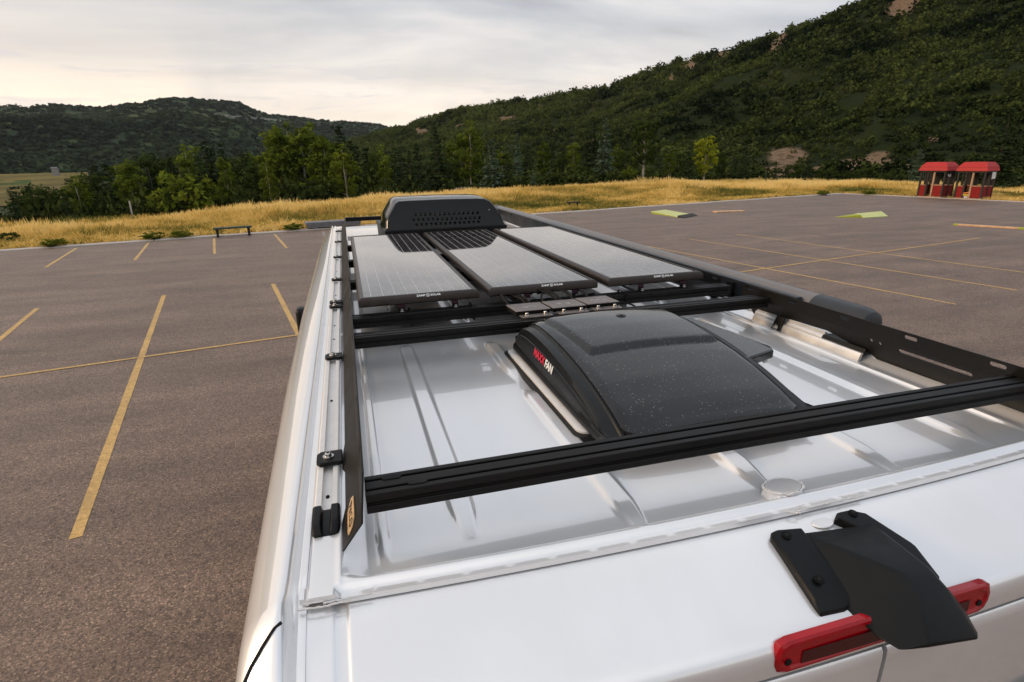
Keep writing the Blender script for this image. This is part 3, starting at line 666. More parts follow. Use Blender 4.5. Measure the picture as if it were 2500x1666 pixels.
def make_rear():
    prof = [(.013, .6865), (.0, .6875), (-.02, .6905), (-.05, .6970), (-.085, .7065), (-.12, .7170), (-.15, .7255), (-.175, .7325), (-.192, .7385), (-.204, .7455), (-.211, .754), (-.2145, .765), (-.2155, .78), (-.2155, .803)]
    xs = np.concatenate([np.linspace(-.1275, -.03, 40), np.linspace(-.02, 1.62, 60), np.linspace(1.63, 1.7275, 40)])
    rows = []
    for d, h in prof:
        r = []
        for x in xs:
            u = abs(x-XC); g = 0
            if .862 < u < .886: g = .004*min(1, (u-.862)/.003)*min(1, (.886-u)/.003)
            drp = .05*max(0, (u-.86)/.10)**2
            r.append((float(x), float(lip_y(x))+d, H(h+g)))
        rows.append(r)
    mb = MB(); mb.grid(rows); hd = mb.build('rear_header', 'van_paint', van, smooth=True, angle=60)
    # round plug under the camera arm
    mb = MB(); P = ellipse(.835, .752, H(.6925), .024, .016, 24)
    mb.loft([P, [(x, y, z+.002) for x, y, z in ellipse(.835, .752, H(.6925), .0225, .0148, 24)]]); mb.build('header_plug', 'van_paint', hd, smooth=True)
    # rear doors
    def door(x0, x1, name='rear_door'):
        dp = [(-.2125, .8135), (-.217, .820), (-.218, .836), (-.216, .95), (-.210, 1.3), (-.20, 1.9), (-.195, 2.5), (-.19, 3.0)]
        xs = np.linspace(x0, x1, 24); rows = [[(float(x), float(lip_y(x))+d + .02*max(0, (abs(x-XC)-.80)/.16)**2, H(h)) for x in xs] for d, h in dp]
        mb = MB(); mb.grid(rows); mb.grid([[(x, y+.03, z) for x, y, z in rows[0]], rows[0]])
        for c in (0, -1): mb.grid([[(p[c][0], p[c][1]+.03, p[c][2]), p[c]] for p in [[r[0], r[-1]] for r in rows]])
        d = mb.build(name, 'van_paint', van, smooth=True, angle=50)
        return d
    xg = .815
    d1 = door(-.155, xg-.0050); d2 = door(xg+.0050, 1.755)
    mb = MB(); mb.box(.69, .72, .50, .57, H(1.75), H(1.6)); mb.build('door_handle', 'black_plastic', d1, bevel=.01)
    for dd, a, b in ((d1, .02, .68), (d2, .93, 1.58)):
        mb = MB(); mb.box(a, b, .568, .574, H(1.65), H(1.05)); mb.build('door_window', 'glass_dark', dd, bevel=.003)
    mb = MB(); mb.box(-.13, 1.73, .600, .63, H(3.0), H(.79)); mb.build('door_jamb', 'gap_black', van)
    # high brake light: bevelled red lens with a rim step and two screws
    bl = empty('brake_light', (.81, .565, H(.755))); put_under(bl, van)
    yb = .569
    def lens(x0, x1, z0, z1, r):
        return [(x0+r, z0), (x1-r, z0), (x1-.3*r, z0+.3*r), (x1, z0+r), (x1, z1-r), (x1-.3*r, z1-.3*r), (x1-r, z1), (x0+r, z1), (x0+.3*r, z1-.3*r), (x0, z1-r), (x0, z0+r), (x0+.3*r, z0+.3*r)]
    def ring(ins, dy): return [(x, float(lip_y(x))-.2150-dy, z) for x, z in lens(.582+ins, 1.044-ins, H(.7985)+ins, H(.7345)-ins, .020)]
    mb = MB(); mb.loft([ring(0, -.01), ring(0, .0015), ring(.004, .0050), ring(.009, .0056), ring(.013, .0026)]); l = mb.build('lens', 'red_lens', bl, smooth=True, angle=25)
    mb = MB(); xs_ = np.linspace(.632, .995, 20); mb.grid([[(float(x), float(lip_y(x))-.2184, H(.7905)) for x in xs_], [(float(x), float(lip_y(x))-.2184, H(.762)) for x in xs_]]); mb.grid([[(float(x), float(lip_y(x))-.2150, H(.7905)) for x in xs_], [(float(x), float(lip_y(x))-.2184, H(.7905)) for x in xs_]]); mb.build('reflector', 'red_deep', bl)
    for x in (.606, 1.02):
        mb = MB(); y = float(lip_y(x))-.2172; mb.disc((x, y, H(.776)), (0, -1, 0), .0062, .003, 14); mb.build('screw', 'black_plastic', bl, bevel=.001)
make_rear()
def make_cab():
    # the front of the van beyond the rack: windscreen, bonnet, mirrors, wheels, floor
    w = 1.0
    rows = []
    for y, h, dx in ((6.50, .668, .13), (6.62, .70, .12), (6.75, .80, .10), (7.05, 1.28, .06), (7.28, 1.62, .05)):
        rows.append([(x, y+.10*(1-((x-XC)/1.0)**2)-.05, H(h+.03*((x-XC)/1.)**2)) for x in np.linspace(-.27+dx, 1.87-dx, 18)])
    mb = MB(); mb.grid(rows[:3]); mb.build('cab_roof', 'van_paint', van, smooth=True)
    mb = MB(); mb.grid(rows[2:]); mb.build('windscreen', 'glass_dark', van, smooth=True)
    rows = [[(x, y+.12*(1-((x-XC)/1.0)**2)-.06, H(h+.05*((x-XC)/1.)**2)) for x in np.linspace(-.22, 1.82, 14)] for y, h in ((7.28, 1.62), (7.6, 1.78), (7.85, 1.95), (7.95, 2.3), (7.96, 2.9))]
    mb = MB(); mb.grid(rows); mb.build('bonnet', 'van_paint', van, smooth=True)
    for s in (0, 1):
        f = (lambda x: x) if s == 0 else mx
        mb = MB(); mb.add([(f(-.27), 6.55, H(.70)), (f(-.29), 6.6, H(2.98)), (f(-.24), 7.9, H(2.98)), (f(-.22), 7.85, H(1.95)), (f(-.22), 7.25, H(1.62)), (f(-.20), 6.75, H(.82))], [(0, 1, 2, 3, 4, 5)]); mb.build('cab_side', 'van_paint', van)
        mr = empty('wing_mirror', (f(-.45), 6.25, H(1.62))); put_under(mr, van)
        mb = MB(); x0, x1 = sorted((f(-.625), f(-.40)))
        mb.box(x0, x1, 6.16, 6.34, H(1.76), H(1.46)); mb.build('mirror_housing', 'black_plastic', mr, smooth=True, bevel=.05, seg=4)
        mb = MB(); mb.tube([(f(-.27), 6.36, H(1.70)), (f(-.36), 6.30, H(1.66)), (f(-.44), 6.26, H(1.64))], .03, 8); mb.build('mirror_arm', 'black_plastic', mr, smooth=True)
        for y in (1.75, 6.75):
            wl = empty('wheel', (f(-.13), y, .36)); put_under(wl, van)
            mb = MB(); d = -1 if s == 0 else 1
            mb.disc((f(-.13)-d*.11, y, .36), (d, 0, 0), .36, .22, 28); mb.build('tyre', 'rubber', wl, smooth=True, bevel=.03)
            mb = MB(); mb.disc((f(-.13)+d*.10, y, .36), (d, 0, 0), .21, .025, 20); mb.build('rim', 'steel', wl, bevel=.008)
    mb = MB(); mb.box(-.20, 1.80, .70, 7.7, .30, .50); mb.build('floor_pan', 'gap_black', van)
make_cab()
def make_camera_pod():
    pod = empty('camera_pod', (.82, .65, H(.70))); put_under(pod, van)
    def hd(x, y): return float(np.interp(y-float(lip_y(x)), [-.2155, -.21, -.175, -.12, -.085, -.05, -.02, 0], [.765, .752, .7325, .7170, .7065, .6970, .6905, .6875]))
    def foot(P, th):
        mb = MB(); n = len(P); cx = sum(p[0] for p in P)/n; cy = sum(p[1] for p in P)/n
        lo = [(x, y, H(hd(x, y))-.004) for x, y in P]; md = [(x, y, H(hd(x, y))+th*.6) for x, y in P]
        hi = [(x+(cx-x)*.14, y+(cy-y)*.10, H(hd(x, y))+th) for x, y in P]
        mb.loft([lo, md, hi]); return mb.build('foot', 'black_plastic', pod, smooth=True, bevel=.002, angle=30)
    f1 = foot([(.703, .738), (.709, .746), (.722, .749), (.775, .742), (.775, .60), (.738, .592), (.690, .594), (.689, .606)], .017)
    f2 = foot([(.855, .745), (.872, .757), (.897, .757), (.925, .742), (.965, .66), (.955, .60), (.905, .60), (.895, .70)], .017)
    # hood: faceted shell narrowing up to a ridge and overhanging the doors
    def P(x, y, h): return (x, y, H(h))
    A = [P(.755, .738, .697), P(.770, .732, .686), P(.915, .715, .685), P(.945, .712, .700)]
    K = [P(.740, .598, .738), P(.826, .577, .668), P(.886, .577, .672), P(.955, .600, .735)]
    K2 = [P(.764, .545, .760), P(.824, .545, .684), P(.893, .545, .691), P(.953, .545, .757)]
    T = [P(.768, .512, .752), P(.812, .498, .742), P(.912, .494, .756), P(.935, .508, .765)]
    mb = MB(); V = A+K+K2+T; F = []
    for r in range(3):
        for i in range(3): F.append((r*4+i, r*4+i+1, (r+1)*4+i+1, (r+1)*4+i))
        F.append((r*4+3, r*4, (r+1)*4, (r+1)*4+3))
    F += [(3, 2, 1, 0), (12, 13, 14, 15)]
    mb.add(V, F); mb.build('hood', 'black_plastic', pod, smooth=True, bevel=.009, seg=4, angle=60)
    for f, x, y in ((f1, .728, .727), (f1, .722, .637), (f2, .897, .742)):
        mb = MB(); c = Vector((x, y, H(hd(x, y))+.0182)); mb.disc(c, (0, -.2, 1), .0088, .0022, 16); s = mb.build('screw', 'rubber', f, bevel=.0008)
        mb = MB(); mb.disc(c+Vector((0, 0, .0022)), (0, -.2, 1), .0042, .0012, 6); mb.build('socket', 'gap_black', f)
make_camera_pod()

# ------------------------------------------------------------------ roof rack
rack = empty('roof_rack', (XC, 3.5, ROOF), 0, 'black metal roof rack with slotted side rails and crossbars on the van', 'roof rack')
def slot(u0, u1, v, r, n=5):
    P = [(u1-r+r*math.sin(math.pi*k/n), v - r*math.cos(math.pi*k/n)) for k in range(n+1)]
    return P + [(u0+r-r*math.sin(math.pi*k/n), v + r*math.cos(math.pi*k/n)) for k in range(n+1)]
def rail_x(h):       # leaning lower flange, upright upper flange (left side)
    return float(np.interp(h, [.530, .585, .672], [-.0205, -.030, -.073]))
def make_rails():
    def fn(s, th):
        def g(u, v, w):
            x = rail_x(v) + w; return ((x if s == 0 else mx(x)), u, H(v))
        return g
    def rail(s, outer, holes):
        mb = MB(); n = []
        # add break points on the fold so the bend is crisp
        def sub(l):
            o = []
            for (a, b), (c, d) in zip(l, l[1:]+l[:1]):
                o.append((a, b))
                if (b-.585)*(d-.585) < -1e-9: t = (.585-b)/(d-b); o.append((a+(c-a)*t, .585))
            return o
        up = []
        mb.plate(sub(outer), holes, fn(s, .0035), .0035); return mb.build('side_rail', 'rack_black', rack)
    top = .533
    slots = lambda ys: [slot(y-.022, y+.022, .548, .006) for y in ys]
    # each rail is two sheets folded along h = .585: upper flange and lower web, built as one part
    def two(s, y0, y1, rear, lower_l, ys, longslot):
        up = [(y0 + (.045 if rear else .0), top), (y1-.03, top), (y1, top+.012), (y1, .585), (y0-.035 if rear else y0, .585)]
        lo = lower_l
        mb = MB(); mb.plate(up, slots(ys), fn(s, .0035), .0035)
        mb.plate(lo, longslot, fn(s, .0035), .0035)
        return mb.build('side_rail', 'rack_black', rack)
    L1 = two(0, .90, 2.775, True, [(.865, .5852), (2.775, .5852), (2.775, .662), (2.70, .662), (2.66, .648), (2.04, .648), (2.0, .662), (1.96, .662), (1.92, .648), (1.30, .648), (1.26, .662), (1.2, .662), (1.16, .648), (1.02, .648), (.99, .672), (.915, .674)], [1.06, 1.32, 1.58, 1.84, 2.1, 2.4], [])
    L2 = two(0, 2.79, 6.28, False, [(2.79, .5852), (6.28, .5852), (6.28, .66), (2.79, .66)], [2.9+.5*k for k in range(7)], [])
    R1 = two(1, .90, 2.055, True, [(.865, .5852), (2.055, .5852), (2.035, .64), (1.985, .70), (1.945, .70), (1.96, .635), (1.60, .622), (1.42, .655), (1.37, .684), (1.05, .694), (.995, .690), (.975, .684), (.965, .694), (.955, .698), (.918, .674)], [1.01, 1.262, 1.512, 1.761, 2.005], [slot(1.075, 1.305, .602, .006)] + [[(1.372+.006*math.cos(k), .600+.006*math.sin(k)) for k in np.linspace(0, 5.5, 8)], [(1.405+.006*math.cos(k), .598+.006*math.sin(k)) for k in np.linspace(0, 5.5, 8)]])
    R2 = two(1, 2.21, 6.28, False, [(2.21, .5852), (6.28, .5852), (6.28, .655), (2.40, .655), (2.24, .63), (2.21, .63)], [2.26]+[2.7+.5*k for k in range(7)], [])
    # foot tabs with a button-head bolt each
    def tab(par, s, y, w=.052):
        x0, x1 = (-.123, -.066); f = (lambda x: x) if s == 0 else mx
        mb = MB(); lo = [(x0+.008, y-w/2), (x0, y-w/2+.010), (x0, y+w/2-.010), (x0+.008, y+w/2), (x1, y+w/2), (x1, y-w/2)]
        mb.extrude(lo, lambda u, v, q: (f(u), v, H(q)), .653, .643); t = mb.build('foot_tab', 'rack_black', par, bevel=.002)
        mb = MB(); mb.tube([(f(-.097), y, H(.643)), (f(-.097), y, H(.6405))], .0125, 14); mb.tube([(f(-.097), y, H(.6405)), (f(-.097), y, H(.634)), (f(-.097), y, H(.6325))], [.0078, .0074, .0055], 12)
        mb.build('bolt', 'steel', t, smooth=True, angle=30)
        mb = MB(); mb.disc((f(-.097), y, H(.6327)), (0, 0, 1), .0036, .0008, 6); mb.build('bolt_socket', 'gap_black', t)
    for y in (1.235, 1.98, 2.735): tab(L1, 0, y, .056 if y < 1.5 else .05)
    for y in (2.82, 3.40, 4.25, 5.10, 5.9): tab(L2, 0, y, .05)
    for y in (1.01,): tab(R1, 1, y, .05)
    # brass maker's badge on the rear end of the left rail
    d = Vector((.041, 0, .087)).normalized(); o = Vector((rail_x(.620)-.0009, .950, H(.620))); yv = Vector((0, 1, 0))
    def bp(u, v, w): q = o + yv*u + d*v + Vector((-.9, 0, .42))*w; return tuple(q)
    mb = MB(); mb.plate([(-.045, -.011), (-.04, -.016), (.030, -.016), (.045, -.004), (.045, .012), (.04, .016), (-.030, .016), (-.045, .004)], [], bp, .0015); bd = mb.build('badge', 'gold', L1)
    text('badge_lettering', 'FVCO', .024, 'ink', bd, frame(bp(0, 0, .0016), -yv, d), sx=1.15, bold=0)
    for u, v in ((.036, .010), (-.038, -.008)):
        mb = MB(); mb.tube([bp(u, v, .0012), bp(u, v, .004)], [.0042, .003], 10); mb.build('rivet', 'gold', bd, smooth=True)
make_rails()
def bar_profile(w=.066, t=.039):
    g, dp = .0075, .0065
    return [(0, 0), (w, 0), (w, .013), (w-dp, .013), (w-dp, .020), (w, .020), (w, t), (w-.013, t), (w-.013, t-dp), (w-.013-g, t-dp), (w-.013-g, t), (.021, t), (.021, t-dp), (.0135, t-dp), (.0135, t), (0, t), (0, .024), (dp, .024), (dp, .015), (0, .015)]
def make_bars():
    for y, x0, x1 in ((.911, -.019, 1.62), (1.885, -.019, 1.62), (2.135, -.019, 1.62), (2.84, -.019, 1.62), (3.48, -.019, 1.62), (4.13, -.019, 1.62), (6.33, -.019, 1.62)):
        mb = MB(); mb.extrude(bar_profile(), lambda u, v, q: (q, y+u, H(.60)+v), x0, x1); b = mb.build('crossbar', 'rack_black', rack, bevel=.0012, seg=1)
        if y < 2:
            for xx in (.03, .075):       # machined pockets where the bolts slide in
                mb = MB(); yy = y + (.0175 if xx > .05 else .048)
                mb.extrude(slot(xx-.018, xx+.018, yy, .0065), lambda u, v, q: (u, v, q), H(.5606), H(.5594)); mb.build('slot_pocket', 'gap_black', b)
make_bars()
def make_channels():
    for s in (0, 1):
        f = (lambda x: x) if s == 0 else mx
        pr = [(-.122, 0), (-.122, .012), (-.1185, .0145), (-.1085, .0145), (-.1085, .003), (-.0875, .003), (-.0875, .0145), (-.0775, .0145), (-.074, .012), (-.074, 0)]
        mb = MB(); zb = ROOF+.0135; mb.extrude(pr, lambda u, v, q: (f(u), q, zb+v), 1.02, 6.25); ch = mb.build('mounting_channel', 'aluminium' if s else 'white_plastic', rack)
        mb = MB(); cap = [(-.1245, -.001), (-.1245, .017), (-.120, .0205), (-.108, .0205), (-.105, .009), (-.091, .009), (-.088, .0205), (-.076, .0205), (-.0715, .017), (-.0715, -.001)]
        R0 = [(f(u), 1.045, zb+v) for u, v in cap]; R1 = [(f(u), .995, zb+v*1.0) for u, v in cap]
        R2 = [(f(-.098+(u+.098)*.96), .975, zb+v*.8) for u, v in cap]; R3 = [(f(-.098+(u+.098)*.8), .965, zb+v*.35) for u, v in cap]
        mb.loft([R0, R1, R2, R3]); mb.build('channel_cap', 'black_plastic', ch, smooth=True, bevel=.0015, angle=35)
        for y in (1.10, 1.62, 2.25, 2.45, 3.05, 3.75, 4.6):
            mb = MB(); mb.loft([ellipse(f(-.098), y, zb+.0031, .0042, .007, 12), ellipse(f(-.098), y, zb+.0040, .0040, .0066, 12)]); mb.build('rivet_hole', 'rubber', ch)
make_channels()

# ------------------------------------------------------------------ solar panels
def make_panels():
    labels = ['solar panel nearest the left side rail, with the most sky in its glass', 'middle solar panel of the three, behind the cable boxes', 'solar panel nearest the dark awning on the right side']
    for i, (x0, x1) in enumerate(((.008, .480), (.520, .995), (1.044, 1.508))):
        y0, y1 = 2.185, 4.19; zt = H(.498); zb = H(.533)
        e = empty('solar_panel', ((x0+x1)/2, y0, zb), 0, labels[i], 'solar panel', 'solar panels on the roof rack')
        fw = .022
        def bar(P0, P1, inn):   # frame bar with a rounded outer edge; P along the outer edge, inn = inward
            P0, P1, inn = Vector(P0), Vector(P1), Vector(inn); L = (P1-P0).normalized()
            pr = [(0, .004), (.0, .024), (.004, .031), (.010, .0345), (fw, .0352), (fw, .0), (.004, 0)]
            mb = MB(); a = [P0 + inn*u + Vector((0, 0, v)) + L*u for u, v in pr]; b = [P1 + inn*u + Vector((0, 0, v)) - L*u for u, v in pr]
            mb.loft([a, b]); mb.build('frame_bar', 'panel_frame', e, smooth=True, angle=30)
        bar((x0, y0, zb), (x1, y0, zb), (0, 1, 0)); bar((x1, y0, zb), (x1, y1, zb), (-1, 0, 0)); bar((x1, y1, zb), (x0, y1, zb), (0, -1, 0)); bar((x0, y1, zb), (x0, y0, zb), (1, 0, 0))
        mb = MB(); mb.box(x0+fw, x1-fw, y0+fw, y1-fw, zt-.006, zt-.0022); gl = mb.build('cell_sheet', 'solar_cell', e)
        nb = 9
        for k in range(nb):
            xx = x0+fw + (x1-x0-2*fw)*(k+.6)/(nb+.15); mb = MB(); mb.box(xx-.0007, xx+.0007, y0+fw+.004, y1-fw-.004, zt-.0021, zt-.0018); mb.build('busbar', 'busbar', gl)
        # maker's lettering on the front edge
        xm = (x0+x1)/2+.03; mw = frame((xm, y0+.0045, zb+.0295), (1, 0, 0), (0, .55, .83))
        text('lettering', 'ZAMP', .0105, 'white_print', e, frame((xm-.027, y0+.0025, zb+.0290), (1, 0, 0), (0, .55, .83)), bold=.0004, sx=1.25)
        text('lettering', 'SOLAR', .0105, 'white_print', e, frame((xm+.030, y0+.0025, zb+.0290), (1, 0, 0), (0, .55, .83)), bold=.0004, sx=1.25)
        mf = frame((xm, y0+.0025, zb+.0290), (1, 0, 0), (0, .55, .83)); mb = MB(); sq = .0058
        mb.plate([(-sq, -sq), (sq, -sq), (sq, sq), (-sq, sq)], [[(-sq*.7, -sq*.7), (sq*.7, -sq*.7), (sq*.7, sq*.7), (-sq*.7, sq*.7)]], lambda u, v, w: tuple(mf @ Vector((u, v, w))), .0008)
        mb.add([tuple(mf @ Vector(p)) for p in ((-.0014, -.003, .0008), (.0014, -.003, .0008), (.0014, .003, .0008), (-.0014, .003, .0008))], [(0, 1, 2, 3)]); mb.build('emblem', 'white_print', e)
        for xx in (x0+.16*(x1-x0)/.47, x1-.10):
            for yy, far in ((y0+.005, 0), (y1-.04, 1)):
                if far: continue
                mb = MB(); mb.box(xx-.013, xx+.013, yy, yy+.003, H(.5615), H(.535)); mb.box(xx-.013, xx+.013, yy-.028, yy+.003, H(.5605), H(.558)); br = mb.build('bracket', 'rack_black', e, bevel=.001)
                mb = MB(); mb.box(xx-.0135, xx+.0135, yy-.0008, yy+.003, H(.545), H(.5335)); mb.build('bracket_clip', 'purple_clip', br)
                mb = MB(); c = (xx, yy-.015, H(.558)); mb.tube([c, (c[0], c[1], c[2]+.003)], .009, 12); mb.tube([(c[0], c[1], c[2]+.003), (c[0], c[1], c[2]+.010)], .0062, 6); mb.build('bolt', 'steel', br, bevel=.0008)
make_panels()

# ------------------------------------------------------------------ junction boxes and cables
def make_boxes():
    labs = ['leftmost of the three brown cable boxes bolted to the crossbar', 'middle one of the three brown cable boxes bolted to the crossbar', 'rightmost of the three brown cable boxes bolted to the crossbar']
    for i, (x0, x1, y) in enumerate(((.566, .703, 1.935), (.712, .848, 1.937), (.856, .990, 1.945))):
        e = empty('cable_box', ((x0+x1)/2, y+.05, H(.561)), 0, labs[i], 'cable box', 'cable boxes on the crossbar')
        zt = H(.5425)
        mb = MB(); mb.loft([[(x0+.004, y+.028, H(.5605)), (x1-.004, y+.028, H(.5605)), (x1-.012, y+.125, H(.5605)), (x0-.004, y+.125, H(.5605))], [(x0, y+.022, zt), (x1, y+.022, zt), (x1-.008, y+.13, zt), (x0-.010, y+.13, zt)]]); mb.build('body', 'rack_black', e, bevel=.003)
        mb = MB(); mb.add([], []); mb.loft([[(x0, y+.021, zt+.0004), (x1, y+.021, zt+.0004), (x1-.008, y+.131, zt+.0004), (x0-.010, y+.131, zt+.0004)], [(x0+.002, y+.023, zt+.0034), (x1-.002, y+.023, zt+.0034), (x1-.010, y+.129, zt+.0034), (x0-.008, y+.129, zt+.0034)]]); mb.build('lid', 'box_brown', e, bevel=.001)
        mb = MB(); mb.extrude([(x0+.012, y-.012), (x0+.020, y-.018), (x1-.010, y-.018), (x1-.003, y-.012), (x1-.003, y+.021), (x0+.012, y+.021)], lambda u, v, q: (u, v, q), H(.5595), H(.5545)); fl = mb.build('flange', 'box_brown', e, bevel=.001)
        for xx in (x0+.035, x1-.03):
            mb = MB(); c = (xx, y-.0, H(.5545)); mb.tube([c, (c[0], c[1], c[2]+.0025)], .0095, 12); mb.tube([(xx, y, c[2]+.0025), (xx, y, c[2]+.011)], .0068, 6); mb.build('bolt', 'steel', fl, bevel=.001)
        mb = MB()
        for k in range(9): # pale printed marks on the lid, too worn to read
            u = random.uniform(.03, .09); v = random.uniform(.055, .085); mb.box(x0+u, x0+u+random.uniform(.006, .018), y+v, y+v+.0018, zt+.0035, zt+.0037)
        mb.build('lid_print', 'paper', e)
    def cable(pts, lab, r=.0048, grp='cables to the solar panels'):
        P = [Vector(p) for p in pts]; Q = []
        for i in range(len(P)-1):
            a = P[max(i-1, 0)]; b = P[i]; c = P[i+1]; d = P[min(i+2, len(P)-1)]
            for k in range(7): t = k/7; Q.append(.5*((2*b) + (c-a)*t + (2*a-5*b+4*c-d)*t*t + (3*b-a-3*c+d)*t**3))
        Q.append(P[-1]); mb = MB(); mb.tube([tuple(q) for q in Q], r, 8); o = mb.build('cable', 'cable', None, smooth=True); tag(o, lab, 'cable', grp)
    z = H(.552)
    cable([(.575, 2.062, z), (.565, 2.10, z+.02), (.562, 2.16, z+.03), (.58, 2.24, z+.007)], 'black cable looping from the left corner of the leftmost cable box')
    cable([(.640, 2.062, z), (.635, 2.10, z+.016), (.622, 2.15, z+.021), (.60, 2.24, z+.01)], 'left one of two black cables side by side above the leftmost cable box')
    cable([(.656, 2.062, z), (.652, 2.10, z+.017), (.640, 2.15, z+.023), (.62, 2.24, z+.007)], 'right one of two black cables side by side above the leftmost cable box')
    cable([(.722, 2.066, z), (.716, 2.10, z+.013), (.735, 2.15, z+.024), (.78, 2.18, z+.023), (.80, 2.25, z+.01)], 'black cable arching up from the left end of the middle cable box')
    cable([(.775, 2.066, z), (.770, 2.10, z+.014), (.752, 2.15, z+.027), (.72, 2.2, z+.03), (.70, 2.26, z)], 'left one of two black cables crossing above the middle cable box')
    cable([(.790, 2.066, z), (.786, 2.10, z+.016), (.770, 2.15, z+.028), (.74, 2.2, z+.03), (.72, 2.26, z)], 'right one of two black cables crossing above the middle cable box')
    cable([(.842, 2.066, z), (.838, 2.11, z+.017), (.82, 2.16, z+.029), (.775, 2.19, z+.021), (.75, 2.26, z)], 'black cable arching from the right end of the middle cable box')
    cable([(.912, 2.074, z), (.908, 2.12, z+.017), (.905, 2.17, z+.022), (.91, 2.25, z+.01)], 'black cable standing up behind the rightmost cable box')
    cable([(.985, 2.05, z-.006), (1.03, 2.03, z-.012), (1.07, 2.02, z-.02), (1.12, 2.05, z-.05)], 'thin black cable trailing right from the rightmost cable box', .0036)
    cable([(.985, 2.19, H(.556)), (.70, 2.125, H(.556)), (.40, 2.124, H(.557)), (.10, 2.124, H(.557))], 'thin black cable lying along the crossbar under the panels', .004)
    for x, lab in ((.195, 'black cable tie round the crossbar under the left solar panel'), (.44, 'black cable tie round the crossbar left of the cable boxes'), (1.10, 'black cable tie round the crossbar under the right solar panel')):
        mb = MB(); mb.plate([(2.128, .552), (2.207, .552), (2.207, .606), (2.128, .606)], [[(2.130, .554), (2.205, .554), (2.205, .604), (2.130, .604)]], lambda u, v, w: (x+w, u, H(v)), .006)
        mb.box(x-.001, x+.008, 2.124, 2.1285, H(.568), H(.560)); o = mb.build('cable_tie', 'cable', None); tag(o, lab, 'cable tie', 'cable ties on the crossbar')
make_boxes()

